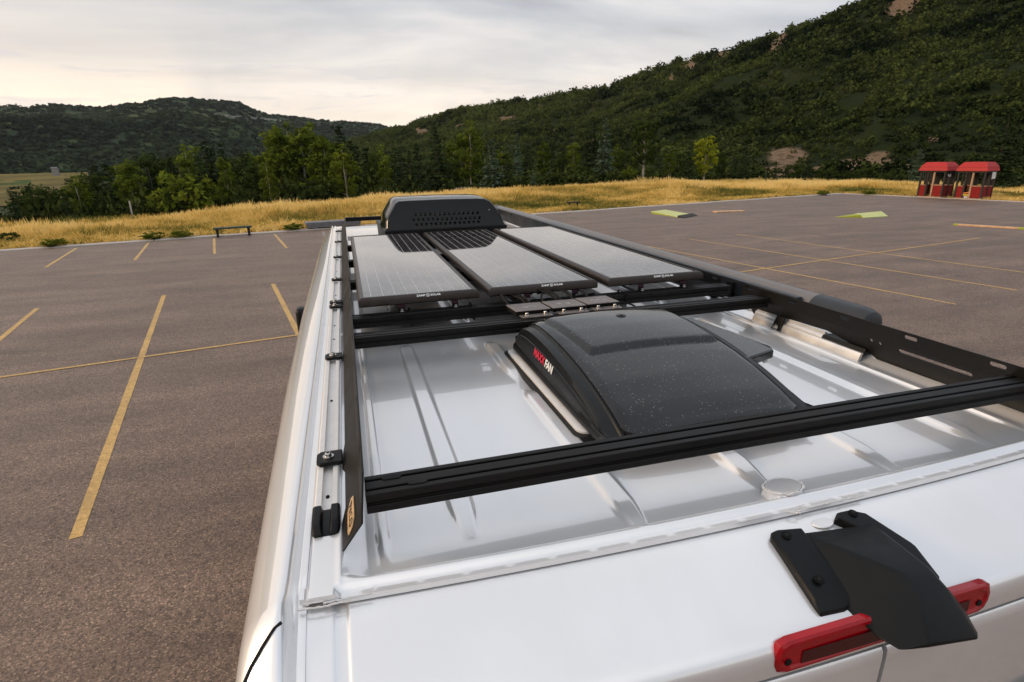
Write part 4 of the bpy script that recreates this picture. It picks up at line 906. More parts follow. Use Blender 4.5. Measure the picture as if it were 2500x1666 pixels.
# ------------------------------------------------------------------ roof fan
def make_fan():
    e = empty('roof_fan', (.80, 1.48, ROOF), 0, 'black domed roof vent fan with dusty lid between the two rear crossbars', 'roof fan')
    Yp = [1.070, 1.085, 1.15, 1.25, 1.35, 1.45, 1.55, 1.64, 1.70, 1.75, 1.80, 1.835, 1.845]; Hp = [.616, .603, .578, .5515, .533, .521, .513, .5105, .512, .517, .530, .553, .585]
    def lidz(y, x): return H(float(np.interp(y, Yp, Hp)) + .012*((x-.80)/.26)**2)
    ys = sorted(set(list(np.linspace(1.070, 1.845, 50)) + Yp)); 
    def zs(y): 
        y = float(y); a = np.interp([y-.02, y, y+.02], Yp, Hp); return float(.25*a[0]+.5*a[1]+.25*a[2])
    def row(y, x0, x1, n, dz=0, rc=.035):
        # rounded near corners
        k = max(0., (1.070+rc-y)/rc); ins = rc*(1-math.sqrt(max(0, 1-k*k))) if k > 0 else 0
        xs = np.linspace(x0+ins, x1-ins, n); return [(float(x), float(y), H(zs(y) + .012*((x-.80)/.26)**2 + dz + .006*max(0, (abs(x-(x0+x1)/2)-(x1-x0)/2+.012)/.012)**2)) for x in xs]
    X0, X1 = .572, 1.062
    top = [row(y, X0, X1, 34) for y in ys]; mb = MB(); mb.grid(top)
    edge = lambda c: [r[c] for r in top]
    for c in (0, -1): mb.grid([edge(c), [(x, y, z-.010) for x, y, z in edge(c)]])
    mb.grid([top[0], [(x, y, z-.010) for x, y, z in top[0]]]); mb.build('lid', 'fan_lid', e, smooth=True, angle=50)
    # raised inner plate on the lid
    def plate_p(s, t, dz):
        y = 1.395 + (1.715-1.395)*t; x0 = .615-.028*t; x1 = 1.045; x = x0+(x1-x0)*s; return (x, y, H(zs(y)+.012*((x-.80)/.26)**2)+dz)
    rows = []
    for t in np.linspace(0, 1, 40):
        r = []
        for s in np.linspace(0, 1, 70):
            d = min(s*.43, (1-s)*.43, t*.32); r.append(plate_p(s, t, -.0015 + .0155*float(sstep(0, .022, d))))
        rows.append(r)
    mb = MB(); mb.grid(rows); pl = mb.build('lid_plate', 'fan_lid', e, smooth=True, angle=180)
    mb = MB(); c = plate_p(.52, .74, .0138); mb.tube([c, (c[0], c[1], c[2]+.0025)], [.017, .015], 20); mb.tube([(c[0], c[1], c[2]+.0025), (c[0], c[1], c[2]+.005)], [.008, .007], 14); mb.build('lid_knob', 'fan_side', pl, smooth=True, angle=30)
    # side shells with a stepped rim
    for s in (0, 1):
        f = (lambda x: x) if s == 0 else (lambda x: 1.634-x)
        def bot(y): return H(float(np.interp(y, [1.075, 1.12, 1.25, 1.85], [.625, .648, .650, .644])))
        rows = []
        for y in ys:
            zt = H(zs(y)+.012*((.572-.80)/.26)**2); zb = min(bot(y), zt-.012); d = zt-zb
            rows.append([(f(.5745), y, zt-.0105), (f(.566), y, zt-.011), (f(.563), y, zt-.016), (f(.548), y, zt-.012-.06*0-.10*min(d, .05)), (f(.538), y, zt-.016-.12*min(d, .05)), (f(.531), y, zt-.30*d-.008), (f(.527), y, zt-.55*d-.006), (f(.5265), y, zb+.022*min(1, d/.05)), (f(.521), y, zb+.016*min(1, d/.05)), (f(.520), y, zb), (f(.57), y, zb)])
        mb = MB(); mb.grid(rows); mb.add(rows[-1], [tuple(range(len(rows[-1])))]); sp = mb.build('side_shell', 'fan_side', e, smooth=True, angle=40)
        if s == 0:
            # moulded arch line on the flank, maker's lettering
            mb = MB(); A = []
            for y in np.linspace(1.13, 1.80, 24):
                zt = H(zs(y)+.012*((.572-.80)/.26)**2); d = zt-bot(y); A.append((.5305, y, zt-.30*d-.010))
            mb.tube(A, .0022, 6); mb.build('flank_rib', 'fan_side', sp, smooth=True)
    yv = Vector((0, -1, 0)); 
    def logo(body, y, mat, sz, sx=1.):
        zt = H(zs(y)+.009); d = zt-H(.648); slope = (zs(y+.05)-zs(y-.05))/.1
        o = Vector((.5262, y, zt-.50*d)); return text('logo', body, sz, mat, e, frame(o, (0, -1, .55*slope), (.12, .55*slope, 1)), shear=.25, bold=.0012, sx=sx)
    logo('MAXX', 1.575, 'red_print', .036, .95); logo('FAN', 1.487, 'white_print', .036, .95)
    # back wall, base, flange, gasket
    r = [(x, 1.845, H(.585+.012*((x-.8)/.26)**2)) for x in np.linspace(.53, 1.10, 12)]; mb = MB(); mb.grid([r, [(x, 1.85, H(.66)) for x, y, z in r]]); mb.build('back_wall', 'fan_side', e)
    def rr(x0, x1, y0, y1, z, r, n=5):
        P = []
        for cx, cy, a in ((x1-r, y1-r, 0), (x0+r, y1-r, 90), (x0+r, y0+r, 180), (x1-r, y0+r, 270)):
            P += [(cx+r*math.cos(rad(a+90*k/n)), cy+r*math.sin(rad(a+90*k/n)), z) for k in range(n+1)]
        return P
    mb = MB(); mb.loft([rr(.490, 1.10, 1.175, 1.895, ROOF-.004, .03), rr(.493, 1.097, 1.178, 1.892, ROOF+.018, .03)]); mb.build('gasket', 'gasket', e, smooth=True)
    mb = MB(); mb.loft([rr(.504, 1.092, 1.19, 1.885, ROOF+.0185, .03), rr(.504, 1.092, 1.19, 1.885, ROOF+.024, .03), rr(.508, 1.087, 1.195, 1.88, ROOF+.026, .03)]); mb.build('base_flange', 'white_plastic', e, smooth=True, angle=30)
    mb = MB(); mb.loft([rr(.555, 1.04, 1.16, 1.84, ROOF+.0292, .02), rr(.555, 1.04, 1.16, 1.84, H(.60), .02)]); mb.build('duct', 'gap_black', e)
    # hinge wing on the right
    W = [(1.050, 1.30, .566), (1.195, 1.345, .562), (1.205, 1.37, .560), (1.150, 1.60, .546), (1.12, 1.66, .540), (1.05, 1.72, .532)]
    mb = MB(); mb.loft([[(x, y, H(h+.028)) for x, y, h in W], [(x, y, H(h+.004)) for x, y, h in W], [(x-.006, y+.002, H(h)) for x, y, h in W]]); wg = mb.build('hinge_wing', 'fan_lid', e, smooth=True, bevel=.003, angle=35)
    mb = MB(); mb.tube([(1.17, 1.355, H(.592)), (1.17, 1.345, H(.60))], .008, 10); mb.build('hinge_pin', 'white_plastic', wg)
    mb = MB(); mb.tube([(1.115, 1.36, H(.5645)), (1.115, 1.36, H(.5615))], .005, 10); mb.build('hinge_screw', 'steel', wg)
make_fan()

# ------------------------------------------------------------------ air conditioner
def make_ac():
    e = empty('air_conditioner', (.82, 5.4, ROOF), 0, 'glossy black roof air conditioner with perforated rear face ahead of the solar panels', 'air conditioner')
    # outline of the rear face (x, h)
    out = [(.303, .561), (.318, .535), (.322, .49), (.345, .445), (.388, .382), (.408, .350), (.436, .333), (.50, .330), (.82, .328), (1.10, .333), (1.165, .338), (1.212, .359), (1.245, .398), (1.277, .437), (1.300, .49), (1.318, .535), (1.337, .561)]
    def lean(h): return 4.945 + (.561-h)*.16
    cx = .82
    def face(u, v, w): return (u, lean(v)+w, H(v))
    holes = []
    def circ(x, h, r=.0125): return [(x+r*math.cos(k*math.pi/5), h+r*math.sin(k*math.pi/5)) for k in range(10)]
    for k in range(14): holes.append(circ(.560+.0415*k, .441+.0004*k))
    for k in range(15): holes.append(circ(.541+.0409*k, .482+.0005*k))
    for k in range(14): holes.append(circ(.564+.0413*k, .523))
    mb = MB(); mb.plate(out, holes, face, .004); mb.build('rear_grille', 'ac_shell', e)
    mb = MB(); mb.box(.52, 1.13, 5.03, 5.035, H(.55), H(.41)); mb.build('condenser', 'gap_black', e)
    for k in range(5): mb = MB(); mb.box(.52, 1.13, 5.015, 5.018, H(.445+.022*k)-.002, H(.445+.022*k)+.0005); mb.build('condenser_fin', 'steel', e)
    # shell: rim band round the grille, shoulder groove, long rounded body
    def sec(y, sx, top, dx=0, bulge=0):
        P = []
        for x, h in out:
            hh = .561 + (h-.561)*top; P.append((cx+dx+(x-cx)*sx, y + (.561-hh)*.16*(1 if y < 5.2 else -.35), H(hh)))
        return P
    rings = [sec(4.947, 1.0, 1.0), sec(4.940, 1.004, 1.012), sec(4.95, 1.02, 1.03), sec(5.00, 1.03, 1.04), sec(5.03, 1.018, 1.022), sec(5.05, 1.02, 1.03), sec(5.10, 1.035, 1.065), sec(5.3, 1.04, 1.09), sec(5.55, 1.03, 1.07), sec(5.75, .99, .95), sec(5.85, .93, .75), sec(5.90, .86, .45)]
    mb = MB(); mb.grid(rings); mb.add(rings[-1], [tuple(range(len(out)))]); mb.build('shell', 'ac_shell', e, smooth=True, angle=60)
    mb = MB(); mb.loft([[(.30, 4.93, H(.742)), (1.345, 4.93, H(.742)), (1.36, 5.9, H(.742)), (.285, 5.9, H(.742))], [(.296, 4.925, H(.588)), (1.352, 4.925, H(.588)), (1.365, 5.92, H(.588)), (.28, 5.92, H(.588))], [(.29, 4.92, H(.560)), (1.358, 4.92, H(.560)), (1.37, 5.93, H(.560)), (.275, 5.93, H(.560))]]); mb.build('base_tray', 'black_plastic', e, bevel=.006)
    mb = MB(); mb.disc((.82+.385, lean(.43)-.002, H(.425)), (0, -1, .16), .004, .002, 8); mb.build('rivet', 'steel', e)
    e.scale = (.924,)*3; e.location = Vector(e.location) + Vector((-.062, -.410, .052))
make_ac()

# ------------------------------------------------------------------ awning and the brackets on the right
def make_awning():
    e = empty('awning', (1.85, 4.2, H(.615)), 0, 'long rolled-up dark grey awning tube along the right side of the van', 'awning')
    cx, ch, r = 1.850, .6195, .059
    def ring(y, k=1., n=28):
        P = []
        for i in range(n):
            a = 2*math.pi*i/n; q = 1 + .06*max(0, math.cos(a-rad(225)))**4; P.append((cx+r*k*q*math.cos(a), y, H(ch)+r*k*q*math.sin(a)))
        return P
    mb = MB(); mb.loft([ring(1.86), ring(7.05)]); mb.build('tube', 'awning_shell', e, smooth=True, angle=60)
    for ya, yb, d in ((1.862, 1.60, -1), (7.05, 7.25, 1)):
        mb = MB(); mb.loft([ring(ya, 1.015), ring(yb+(-d)*.06, 1.02), ring(yb-d*.03, .98), ring(yb, .82), ring(yb+d*.008, .55)]); mb.build('end_cap', 'awning_cap', e, smooth=True, angle=35)
    mb = MB(); mb.box(1.768, 1.80, 1.9, 7.0, H(.70), H(.575)); mb.build('back_rail', 'awning_cap', e, bevel=.003)
    for y in (2.3, 3.6, 5.0, 6.2): mb = MB(); mb.box(1.66, 1.775, y, y+.05, H(.66), H(.64)); mb.box(1.755, 1.77, y, y+.05, H(.70), H(.59)); mb.build('arm_bracket', 'rack_black', e)
    b = empty('awning_bracket', (1.66, 1.7, H(.70)), 0, 'silver aluminium bracket extrusion on the right roof edge behind the fan', 'bracket')
    pr = [(1.590, .716), (1.602, .706), (1.612, .702), (1.625, .662), (1.630, .652), (1.640, .652), (1.634, .672), (1.628, .70), (1.66, .705), (1.66, .716)]
    mb = MB(); mb.extrude(pr, lambda u, v, q: (u, q, H(v)), 1.430, 1.975); mb.build('lower_extrusion', 'aluminium', b, bevel=.001)
    pr = [(1.636, .660), (1.640, .648), (1.645, .640), (1.650, .640), (1.652, .630), (1.660, .630), (1.665, .66)]
    mb = MB(); mb.extrude(pr, lambda u, v, q: (u, q, H(v)), 1.615, 1.985); mb.build('upper_extrusion', 'aluminium', b, bevel=.001)
    mb = MB(); mb.extrude([(1.640, .655), (1.647, .640), (1.70, .640), (1.70, .66)], lambda u, v, q: (u, q, H(v)), 1.43, 1.612); mb.build('seal_strip', 'black_plastic', b)
    mb = MB(); mb.add([(1.612, 1.80, H(.690)), (1.612, 1.845, H(.690)), (1.640, 1.845, H(.625)), (1.640, 1.80, H(.625)), (1.604, 1.80, H(.690)), (1.604, 1.845, H(.690)), (1.632, 1.845, H(.625)), (1.632, 1.80, H(.625))], [(0, 1, 2, 3), (7, 6, 5, 4), (0, 4, 5, 1), (1, 5, 6, 2), (2, 6, 7, 3), (3, 7, 4, 0)]); cl = mb.build('clamp', 'rack_black', b, bevel=.002)
    mb = MB(); c = Vector((1.614, 1.822, H(.668))); d = Vector((-.9, 0, .38)).normalized(); mb.tube([c, c+d*.004], .013, 14); mb.tube([c+d*.004, c+d*.014], [.008, .006], 6); mb.build('star_bolt', 'steel', cl)
make_awning()

# ------------------------------------------------------------------ trees
def spruce_mesh(seed, Ht=9., R=1.9, dens=1., base=.06):
    g = np.random.default_rng(seed); C, D, S, T = [], [], [], []
    nw = int(30*dens)
    for w in range(nw):
        f = (w+g.uniform(-.3, .3))/nw; zb = Ht*(base + (1-base)*f**.92); L0 = R*(1-f)**.82*(.8+.2*math.sin(w*1.7))
        for b in range(int(8+8*(1-f))):
            a = g.uniform(0, 6.283); L = L0*g.uniform(.62, 1.12)+.12; nseg = max(2, int(L/.17))
            for k in range(nseg):
                u = (k+.6)/nseg
                if u < .25 and f < .8: continue
                r = L*u; z = zb - .22*r + .10*r*u + g.normal(0, .05); side = g.normal(0, .10+.10*u)
                C.append((r*math.cos(a)-side*math.sin(a), r*math.sin(a)+side*math.cos(a), z)); D.append((math.cos(a)*.3, math.sin(a)*.3, .9))
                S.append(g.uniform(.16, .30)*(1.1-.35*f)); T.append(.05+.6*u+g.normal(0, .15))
    C.append((0, 0, Ht)); D.append((0, 0, 1)); S.append(.16); T.append(.5)
    C, D, S, T = map(np.array, (C, D, S, T)); V = leaf_quads(C, D, S, .5, .45); return V, np.clip(np.repeat(T, 4), 0, 1)
def crown_mesh(seed, fn, ncl, nl, leaf, clr, tilt=.0):
    """clumped broadleaf crown; fn(g) -> cluster centre inside the crown"""
    g = np.random.default_rng(seed); C, D, S, T = [], [], [], []
    for _ in range(ncl):
        c = np.array(fn(g)); cr = clr*g.uniform(.6, 1.25); tone = g.normal(0, .15); d = g.normal(size=(nl, 3)); d /= np.linalg.norm(d, axis=1)[:, None]
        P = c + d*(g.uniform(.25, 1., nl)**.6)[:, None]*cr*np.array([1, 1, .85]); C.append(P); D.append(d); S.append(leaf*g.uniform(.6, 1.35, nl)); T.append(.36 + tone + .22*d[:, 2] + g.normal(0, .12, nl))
    C, D, S, T = map(np.concatenate, (C, D, S, T)); return leaf_quads(C, D, S, .7, .8), np.clip(np.repeat(T, 4), 0, 1)
def trunk_mesh(Ht, r, seed, limbs=7, top=.92, lean=.25, spread=.6, start=.3):
    g = random.Random(seed); mb = MB(); n = 7; P = [(g.uniform(-1, 1)*lean*k/n*.5, g.uniform(-1, 1)*lean*k/n*.5, Ht*top*k/n-.4*(k == 0)) for k in range(n+1)]
    mb.tube(P, [r*(1-.88*k/n) for k in range(n+1)], 7)
    for i in range(limbs):
        f = start + (.9-start)*i/limbs; k = min(n-1, int(f*n)); a = g.uniform(0, 6.28); L = Ht*.2*(1.1-f)*spread*2; b = Vector(P[k]).lerp(Vector(P[k+1]), f*n-k)
        q = b + Vector((math.cos(a)*L, math.sin(a)*L, L*.8)); m_ = b.lerp(q, .5) + Vector((0, 0, -L*.08)); mb.tube([b, m_, q], [r*.4*(1-f*.6), r*.26*(1-f*.6), .012], 5)
    return mb
def ell(rx, z0, z1, p=1.):
    def f(g):
        while True:
            d = g.uniform(-1, 1, 3)
            if d @ d < 1 and d @ d > .12: break
        z = z0+(z1-z0)*(d[2]*.5+.5); t = (z-z0)/(z1-z0); w = 1-.45*max(0, t-.45)*p; return (d[0]*rx*w, d[1]*rx*w, z)
    return f
def upright(rx, z0, z1):            # vase of upright boughs
    def f(g):
        a = g.uniform(0, 6.283); t = g.uniform(0, 1); r = rx*(.45+.55*math.sin(min(1, t*1.5+.25)*math.pi*.62))*g.uniform(.3, 1)*(1-.55*max(0, t-.6)); return (r*math.cos(a), r*math.sin(a), z0+(z1-z0)*t)
    return f
KIND = {}
def kinds():
    def reg(k, Ht, crown, mat, tr, bark):
        V, T = crown; o = np_mesh('crown', V, np.arange(len(V)).reshape(-1, 4), mat, T); KIND.setdefault(k, []).append((Ht, o.data, tr, bark)); bpy.data.objects.remove(o)
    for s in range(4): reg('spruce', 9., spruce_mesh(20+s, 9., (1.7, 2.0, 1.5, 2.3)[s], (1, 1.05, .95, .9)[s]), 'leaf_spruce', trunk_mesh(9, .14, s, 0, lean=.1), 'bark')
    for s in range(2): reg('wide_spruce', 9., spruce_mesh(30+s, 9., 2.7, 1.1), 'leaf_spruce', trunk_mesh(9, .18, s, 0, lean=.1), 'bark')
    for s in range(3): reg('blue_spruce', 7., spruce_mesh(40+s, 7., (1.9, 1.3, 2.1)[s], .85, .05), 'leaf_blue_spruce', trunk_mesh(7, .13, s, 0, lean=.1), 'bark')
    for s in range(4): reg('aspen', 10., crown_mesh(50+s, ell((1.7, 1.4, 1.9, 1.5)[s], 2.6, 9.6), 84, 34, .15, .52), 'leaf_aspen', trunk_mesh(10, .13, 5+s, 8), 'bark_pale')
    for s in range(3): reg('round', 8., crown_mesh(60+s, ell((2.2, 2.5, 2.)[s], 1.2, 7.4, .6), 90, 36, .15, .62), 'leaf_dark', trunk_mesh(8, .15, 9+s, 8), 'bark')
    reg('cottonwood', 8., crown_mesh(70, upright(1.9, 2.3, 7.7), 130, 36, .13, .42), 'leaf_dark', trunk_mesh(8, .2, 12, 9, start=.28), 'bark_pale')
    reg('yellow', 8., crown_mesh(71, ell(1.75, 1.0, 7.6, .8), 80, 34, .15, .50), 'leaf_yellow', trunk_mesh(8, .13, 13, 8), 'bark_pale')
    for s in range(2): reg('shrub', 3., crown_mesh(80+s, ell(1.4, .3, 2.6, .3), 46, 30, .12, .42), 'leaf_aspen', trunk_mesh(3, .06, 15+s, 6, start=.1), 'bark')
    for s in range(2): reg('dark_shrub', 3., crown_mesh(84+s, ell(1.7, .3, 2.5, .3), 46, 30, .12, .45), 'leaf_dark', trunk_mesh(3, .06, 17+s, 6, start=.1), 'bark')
kinds()
NAME = dict(spruce='spruce_tree', wide_spruce='spruce_tree', blue_spruce='blue_spruce', aspen='aspen_tree', round='broadleaf_tree', cottonwood='cottonwood_tree', yellow='yellow_tree', shrub='shrub', dark_shrub='shrub')
TRUNKS = {}
cnt = {}
def tree(kind, x, y, ztop, label, wf=1., group='trees beyond the grass', zb=None):
    i = cnt.get(kind, 0); cnt[kind] = i+1; vi = i % len(KIND[kind]); Ht, cm, tr, bark = KIND[kind][vi]
    z0 = float(ground_z(x, y)) if zb is None else zb; s = max(.15, (ztop-z0)/Ht); w = s*wf
    e = empty(NAME[kind], (x, y, z0), 0, label, 'shrub' if 'shrub' in kind else 'tree', group); e.rotation_euler = (0, 0, random.uniform(0, 6.28)); e.scale = (w, w, s)
    if (kind, vi) not in TRUNKS:
        t = tr.build('trunk', bark, None, smooth=True); TRUNKS[(kind, vi)] = t.data; bpy.data.objects.remove(t)
    for n, d in (('trunk', TRUNKS[(kind, vi)]), ('crown', cm)):
        o = bpy.data.objects.new(n, d); COL.objects.link(o); o.parent = e
TREES = [
    ('spruce', -33.6, 73.3, 1.5, 1.3, 'small dark spruce at the far left edge of the picture'),
    ('spruce', -36.3, 83.4, 1.6, 1.3, 'dark spruce second from the left edge of the picture'),
    ('round', -33.3, 79.1, 1.9, 1.1, 'low round dark tree below the meadow on the left'),
    ('round', -32.1, 79.6, 1.6, 1.0, 'low dark tree just right of the meadow'),
    ('spruce', -28.6, 72.6, 1.4, 1.2, 'short spruce left of the leaning pale trunk'),
    ('aspen', -29.3, 77.9, 2.7, 1.2, 'aspen with a leaning pale trunk at the left'),
    ('round', -29.8, 83.2, 3.5, 1.0, 'dark round tree right of the leaning pale trunk'),
    ('spruce', -27.0, 81.4, 4.1, 1.2, 'dark spruce left of the grey marker post'),
    ('aspen', -23.4, 77.1, 4.4, 1.3, 'green aspen rising right behind the grey marker post'),
    ('round', -23.6, 85.2, 5.3, 1.0, 'tall dark broadleaf tree right of the marker post'),
    ('round', -23.5, 90.6, 5.4, 0.9, 'dark broadleaf tree, right one of a close pair behind the bush'),
    ('spruce', -20.5, 83.3, 4.9, 1.1, 'dark spruce at the left of the tall dark group'),
    ('shrub', -17.2, 73.4, 4.3, 1.0, 'bushy sapling standing in front of the dark spruces'),
    ('aspen', -21.6, 96.4, 6.5, 0.9, 'slim dark aspen left of the tallest left-hand spruce'),
    ('spruce', -18.6, 94.4, 7.0, 1.2, 'tallest spruce of the left-hand dark group'),
    ('spruce', -17.8, 102.5, 7.1, 0.8, 'narrow pointed spruce right of the tallest left-hand spruce'),
    ('aspen', -13.7, 79.4, 4.8, 0.8, 'light green aspen in front of the narrow pointed spruce'),
    ('spruce', -15.4, 73.8, 4.7, 1.1, 'spruce in front of the tallest left-hand spruce'),
    ('spruce', -13.8, 96.5, 5.4, 1.2, 'spruce in the gap left of the tall aspen group'),
    ('round', -10.9, 85.1, 4.2, 1.0, 'dark round tree at the foot of the tall aspen group'),
    ('aspen', -8.2, 72.3, 4.1, 0.9, 'small aspen in front of the tall aspen group'),
    ('aspen', -9.6, 100.9, 9.4, 1.3, 'leftmost of the four tall aspens above the bench'),
    ('aspen', -7.7, 103.7, 10.0, 1.2, 'second from left of the four tall aspens above the bench'),
    ('aspen', -5.7, 98.6, 9.7, 1.2, 'third from left of the four tall aspens above the bench'),
    ('aspen', -4.7, 102.6, 9.8, 1.2, 'rightmost of the four tall aspens above the bench'),
    ('aspen', -2.1, 83.2, 7.0, 1.3, 'bright green aspen just right of the four tall aspens'),
    ('spruce', -0.0, 104.0, 9.5, 1.3, 'tall dark tree behind the bright green aspens'),
    ('aspen', 0.3, 75.4, 5.6, 1.2, 'aspen with a thin pale trunk left of the air conditioner'),
    ('spruce', 2.3, 91.0, 6.0, 1.2, 'dark spruce behind the thin pale trunk'),
    ('round', 4.5, 85.7, 5.2, 0.8, 'dark tree directly above the left end of the air conditioner'),
    ('aspen', 5.4, 80.4, 4.6, 0.8, 'small green aspen above the left end of the air conditioner'),
    ('spruce', 7.5, 88.1, 5.6, 1.2, 'spruce above the left half of the air conditioner'),
    ('spruce', 8.5, 77.5, 4.7, 1.1, 'shorter spruce touching the big dark spruce on its left'),
    ('wide_spruce', 12.4, 79.6, 7.7, 1.1, 'big broad dark spruce above the air conditioner'),
    ('aspen', 17.3, 81.4, 8.6, 1.1, 'tall bright aspen right of the big dark spruce'),
    ('blue_spruce', 18.3, 73.2, 5.7, 1.2, 'broad pale blue spruce right of the tall bright aspen'),
    ('blue_spruce', 24.4, 82.2, 7.0, 0.8, 'narrow blue spruce in the middle of the tree line'),
    ('blue_spruce', 22.5, 69.2, 2.1, 1.1, 'small young blue spruce at the edge of the grass'),
    ('aspen', 28.0, 81.1, 5.9, 1.1, 'green aspen behind the small young blue spruce'),
    ('round', 32.2, 85.1, 4.2, 0.9, 'dark round tree right of the green aspen'),
    ('spruce', 37.5, 85.8, 9.5, 1.0, 'tall dark spruce left of the tall blue spruce'),
    ('blue_spruce', 34.9, 75.5, 8.4, 0.9, 'tall blue spruce left of the cottonwood'),
    ('dark_shrub', 31.2, 74.3, 2.8, 1.0, 'dark shrub at the foot of the tall blue spruce'),
    ('shrub', 36.8, 71.7, 2.5, 0.9, 'light green shrub left of the pale cottonwood trunk'),
    ('cottonwood', 39.0, 72.0, 8.0, 0.95, 'cottonwood with a bare pale trunk and upright crown'),
    ('aspen', 42.6, 71.5, 4.2, 1.1, 'small aspen between the cottonwood and the yellow tree'),
    ('spruce', 48.9, 76.7, 6.6, 1.1, 'dark spruce just left of the yellow tree'),
    ('yellow', 47.9, 71.2, 6.4, 1.15, 'bright yellow-green tree in front of the hillside'),
    ('round', 54.1, 76.4, 4.0, 0.8, 'dark tree just right of the yellow tree'),
    ('spruce', 55.1, 72.4, 5.1, 1.0, 'small thin spruce on the bare soil right of the yellow tree'),
    ('blue_spruce', 54.2, 66.5, 1.2, 0.9, 'tiny blue spruce between two small spruces'),
    ('spruce', 55.1, 65.8, 2.3, 1.1, 'small dark spruce in front of the pink bare slope'),
    ('spruce', 59.7, 65.2, 3.3, 1.2, 'dark spruce between the two bare slopes'),
    ('dark_shrub', 63.1, 65.5, 1.8, 1.2, 'dark shrub right of the spruce between the bare slopes'),
    ('dark_shrub', 67.1, 65.2, 1.2, 1.2, 'dark shrub below the right-hand bare slope'),
    ('dark_shrub', 67.6, 60.9, 1.0, 1.2, 'dark shrub left of the booths'),
    ('blue_spruce', 66.0, 54.8, 3.7, 1.1, 'blue spruce behind the left booth'),
    ('wide_spruce', 64.1, 44.5, 7.4, 1.3, 'large dark spruce at the right edge behind the booths'),
]
for k, x, y, zt, wf, lab in TREES: tree(k, x, y, zt, lab, wf)
BACK = [
    ('spruce', -43.2, 95.7, 1.4),
    ('round', -42.4, 99.3, 1.6),
    ('spruce', -37.7, 98.0, 2.3),
    ('spruce', -34.0, 98.3, 3.8),
    ('aspen', -32.2, 101.0, 4.3),
    ('spruce', -30.0, 103.7, 5.3),
    ('spruce', -27.7, 102.3, 5.4),
    ('round', -23.8, 101.2, 5.6),
    ('aspen', -22.5, 105.6, 6.5),
    ('spruce', -19.1, 102.2, 6.4),
    ('round', -16.8, 104.7, 5.6),
    ('aspen', -14.4, 107.0, 5.6),
    ('spruce', -9.7, 109.6, 8.7),
    ('aspen', -4.3, 107.9, 8.6),
    ('aspen', -1.6, 104.0, 7.4),
    ('spruce', 1.6, 106.0, 7.2),
    ('spruce', 4.1, 103.9, 6.0),
    ('aspen', 6.6, 107.8, 6.4),
    ('spruce', 9.9, 103.5, 5.5),
    ('spruce', 13.2, 107.2, 6.3),
    ('aspen', 19.2, 104.3, 7.0),
    ('round', 18.6, 94.2, 5.2),
    ('spruce', 23.1, 101.4, 6.0),
    ('aspen', 27.1, 100.4, 5.6),
    ('spruce', 24.6, 88.6, 4.4),
    ('spruce', 31.9, 101.1, 5.9),
    ('spruce', 35.4, 97.8, 5.4),
    ('aspen', 39.5, 98.4, 6.3),
    ('spruce', 38.2, 90.2, 5.2),
    ('aspen', 45.6, 93.5, 5.5),
    ('round', 43.3, 85.7, 4.4),
    ('spruce', 51.7, 90.3, 5.0),
    ('round', 54.5, 88.5, 4.2),
    ('spruce', 59.5, 80.4, 3.1),
    ('dark_shrub', 64.5, 73.8, 2.2),
    ('dark_shrub', 71.4, 67.2, 1.6),
]
ORD = 'first second third fourth fifth sixth seventh eighth ninth tenth eleventh twelfth thirteenth fourteenth fifteenth sixteenth seventeenth eighteenth nineteenth twentieth'.split()
WORD = dict(spruce='dark pointed spruce', aspen='leafy aspen', round='dark rounded tree', dark_shrub='dark shrub')
seen = {}
for k, x, y, zt in sorted(BACK, key=lambda r: math.atan2(r[1], r[2])):
    seen[k] = seen.get(k, 0)+1
    tree(k, x, y, zt, '%s %s from the left in the back row of the tree belt' % (ORD[seen[k]-1], WORD[k]), 1.25, group='back row of the tree belt')
# dense unbroken fill low between the trunks: saplings and bushes read as one mass
def make_thicket():
    n = 1150; ph = rng.uniform(-36, 40, n); r = rng.uniform(74, 125, n); x = r*np.sin(np.radians(ph)); y = r*np.cos(np.radians(ph)); q = outside(x, y); k = (q > 24) & ((ph < 30) | (q > 34)); x, y = x[k], y[k]
    z = ground_z(x, y); s = rng.uniform(2.2, 4.6, len(x)); zs = s*rng.uniform(.9, 1.5, len(x))*np.interp(np.degrees(np.arctan2(x, y)), [-34, 0, 20, 40], [1.15, 1.2, .55, .35])
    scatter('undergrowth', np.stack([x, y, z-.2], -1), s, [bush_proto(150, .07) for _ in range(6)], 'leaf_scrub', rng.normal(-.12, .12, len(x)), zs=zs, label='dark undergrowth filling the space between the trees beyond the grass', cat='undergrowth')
make_thicket()

# ------------------------------------------------------------------ things round the lot
def on_lot(a, b): return Vector((*AB(a, b), 0))
LOTROT = math.atan2(E1[1], E1[0])
def bench(a, b, length, mat, label, group='benches at the kerb', legs='leg', rz=0., hgt=.46, wid=.36):
    p = on_lot(a, b); z = .0; e = empty('bench', (p.x, p.y, z), LOTROT+rz, label, 'bench', group); m = e.matrix_world
    def put(mb, n, mt, bev=.006):
        mb.v = [tuple(m @ Vector(v)) for v in mb.v]; return mb.build(n, mt, e, bevel=bev)
    for k in range(3):
        mb = MB(); y0 = -wid/2 + k*wid/3; mb.box(-length/2, length/2, y0+.006, y0+wid/3-.006, hgt-.075, hgt); put(mb, 'plank', mat)
    for s in (-1, 1):
        mb = MB(); x = s*(length/2-.16); w = .075 if length > 1.2 else .025
        mb.box(x-w, x+w, -wid/2+.05, wid/2-.05, hgt-.13, hgt-.077); mb.box(x-w*.8, x+w*.8, -.07, .07, -.02, hgt-.13); mb.box(x-w, x+w, -.11, .11, -.02, .03); put(mb, legs, 'dark_wood')
bench(.45, 32.05, 1.75, 'bench_green', 'dark green backless bench at the edge of the lot left of the van')
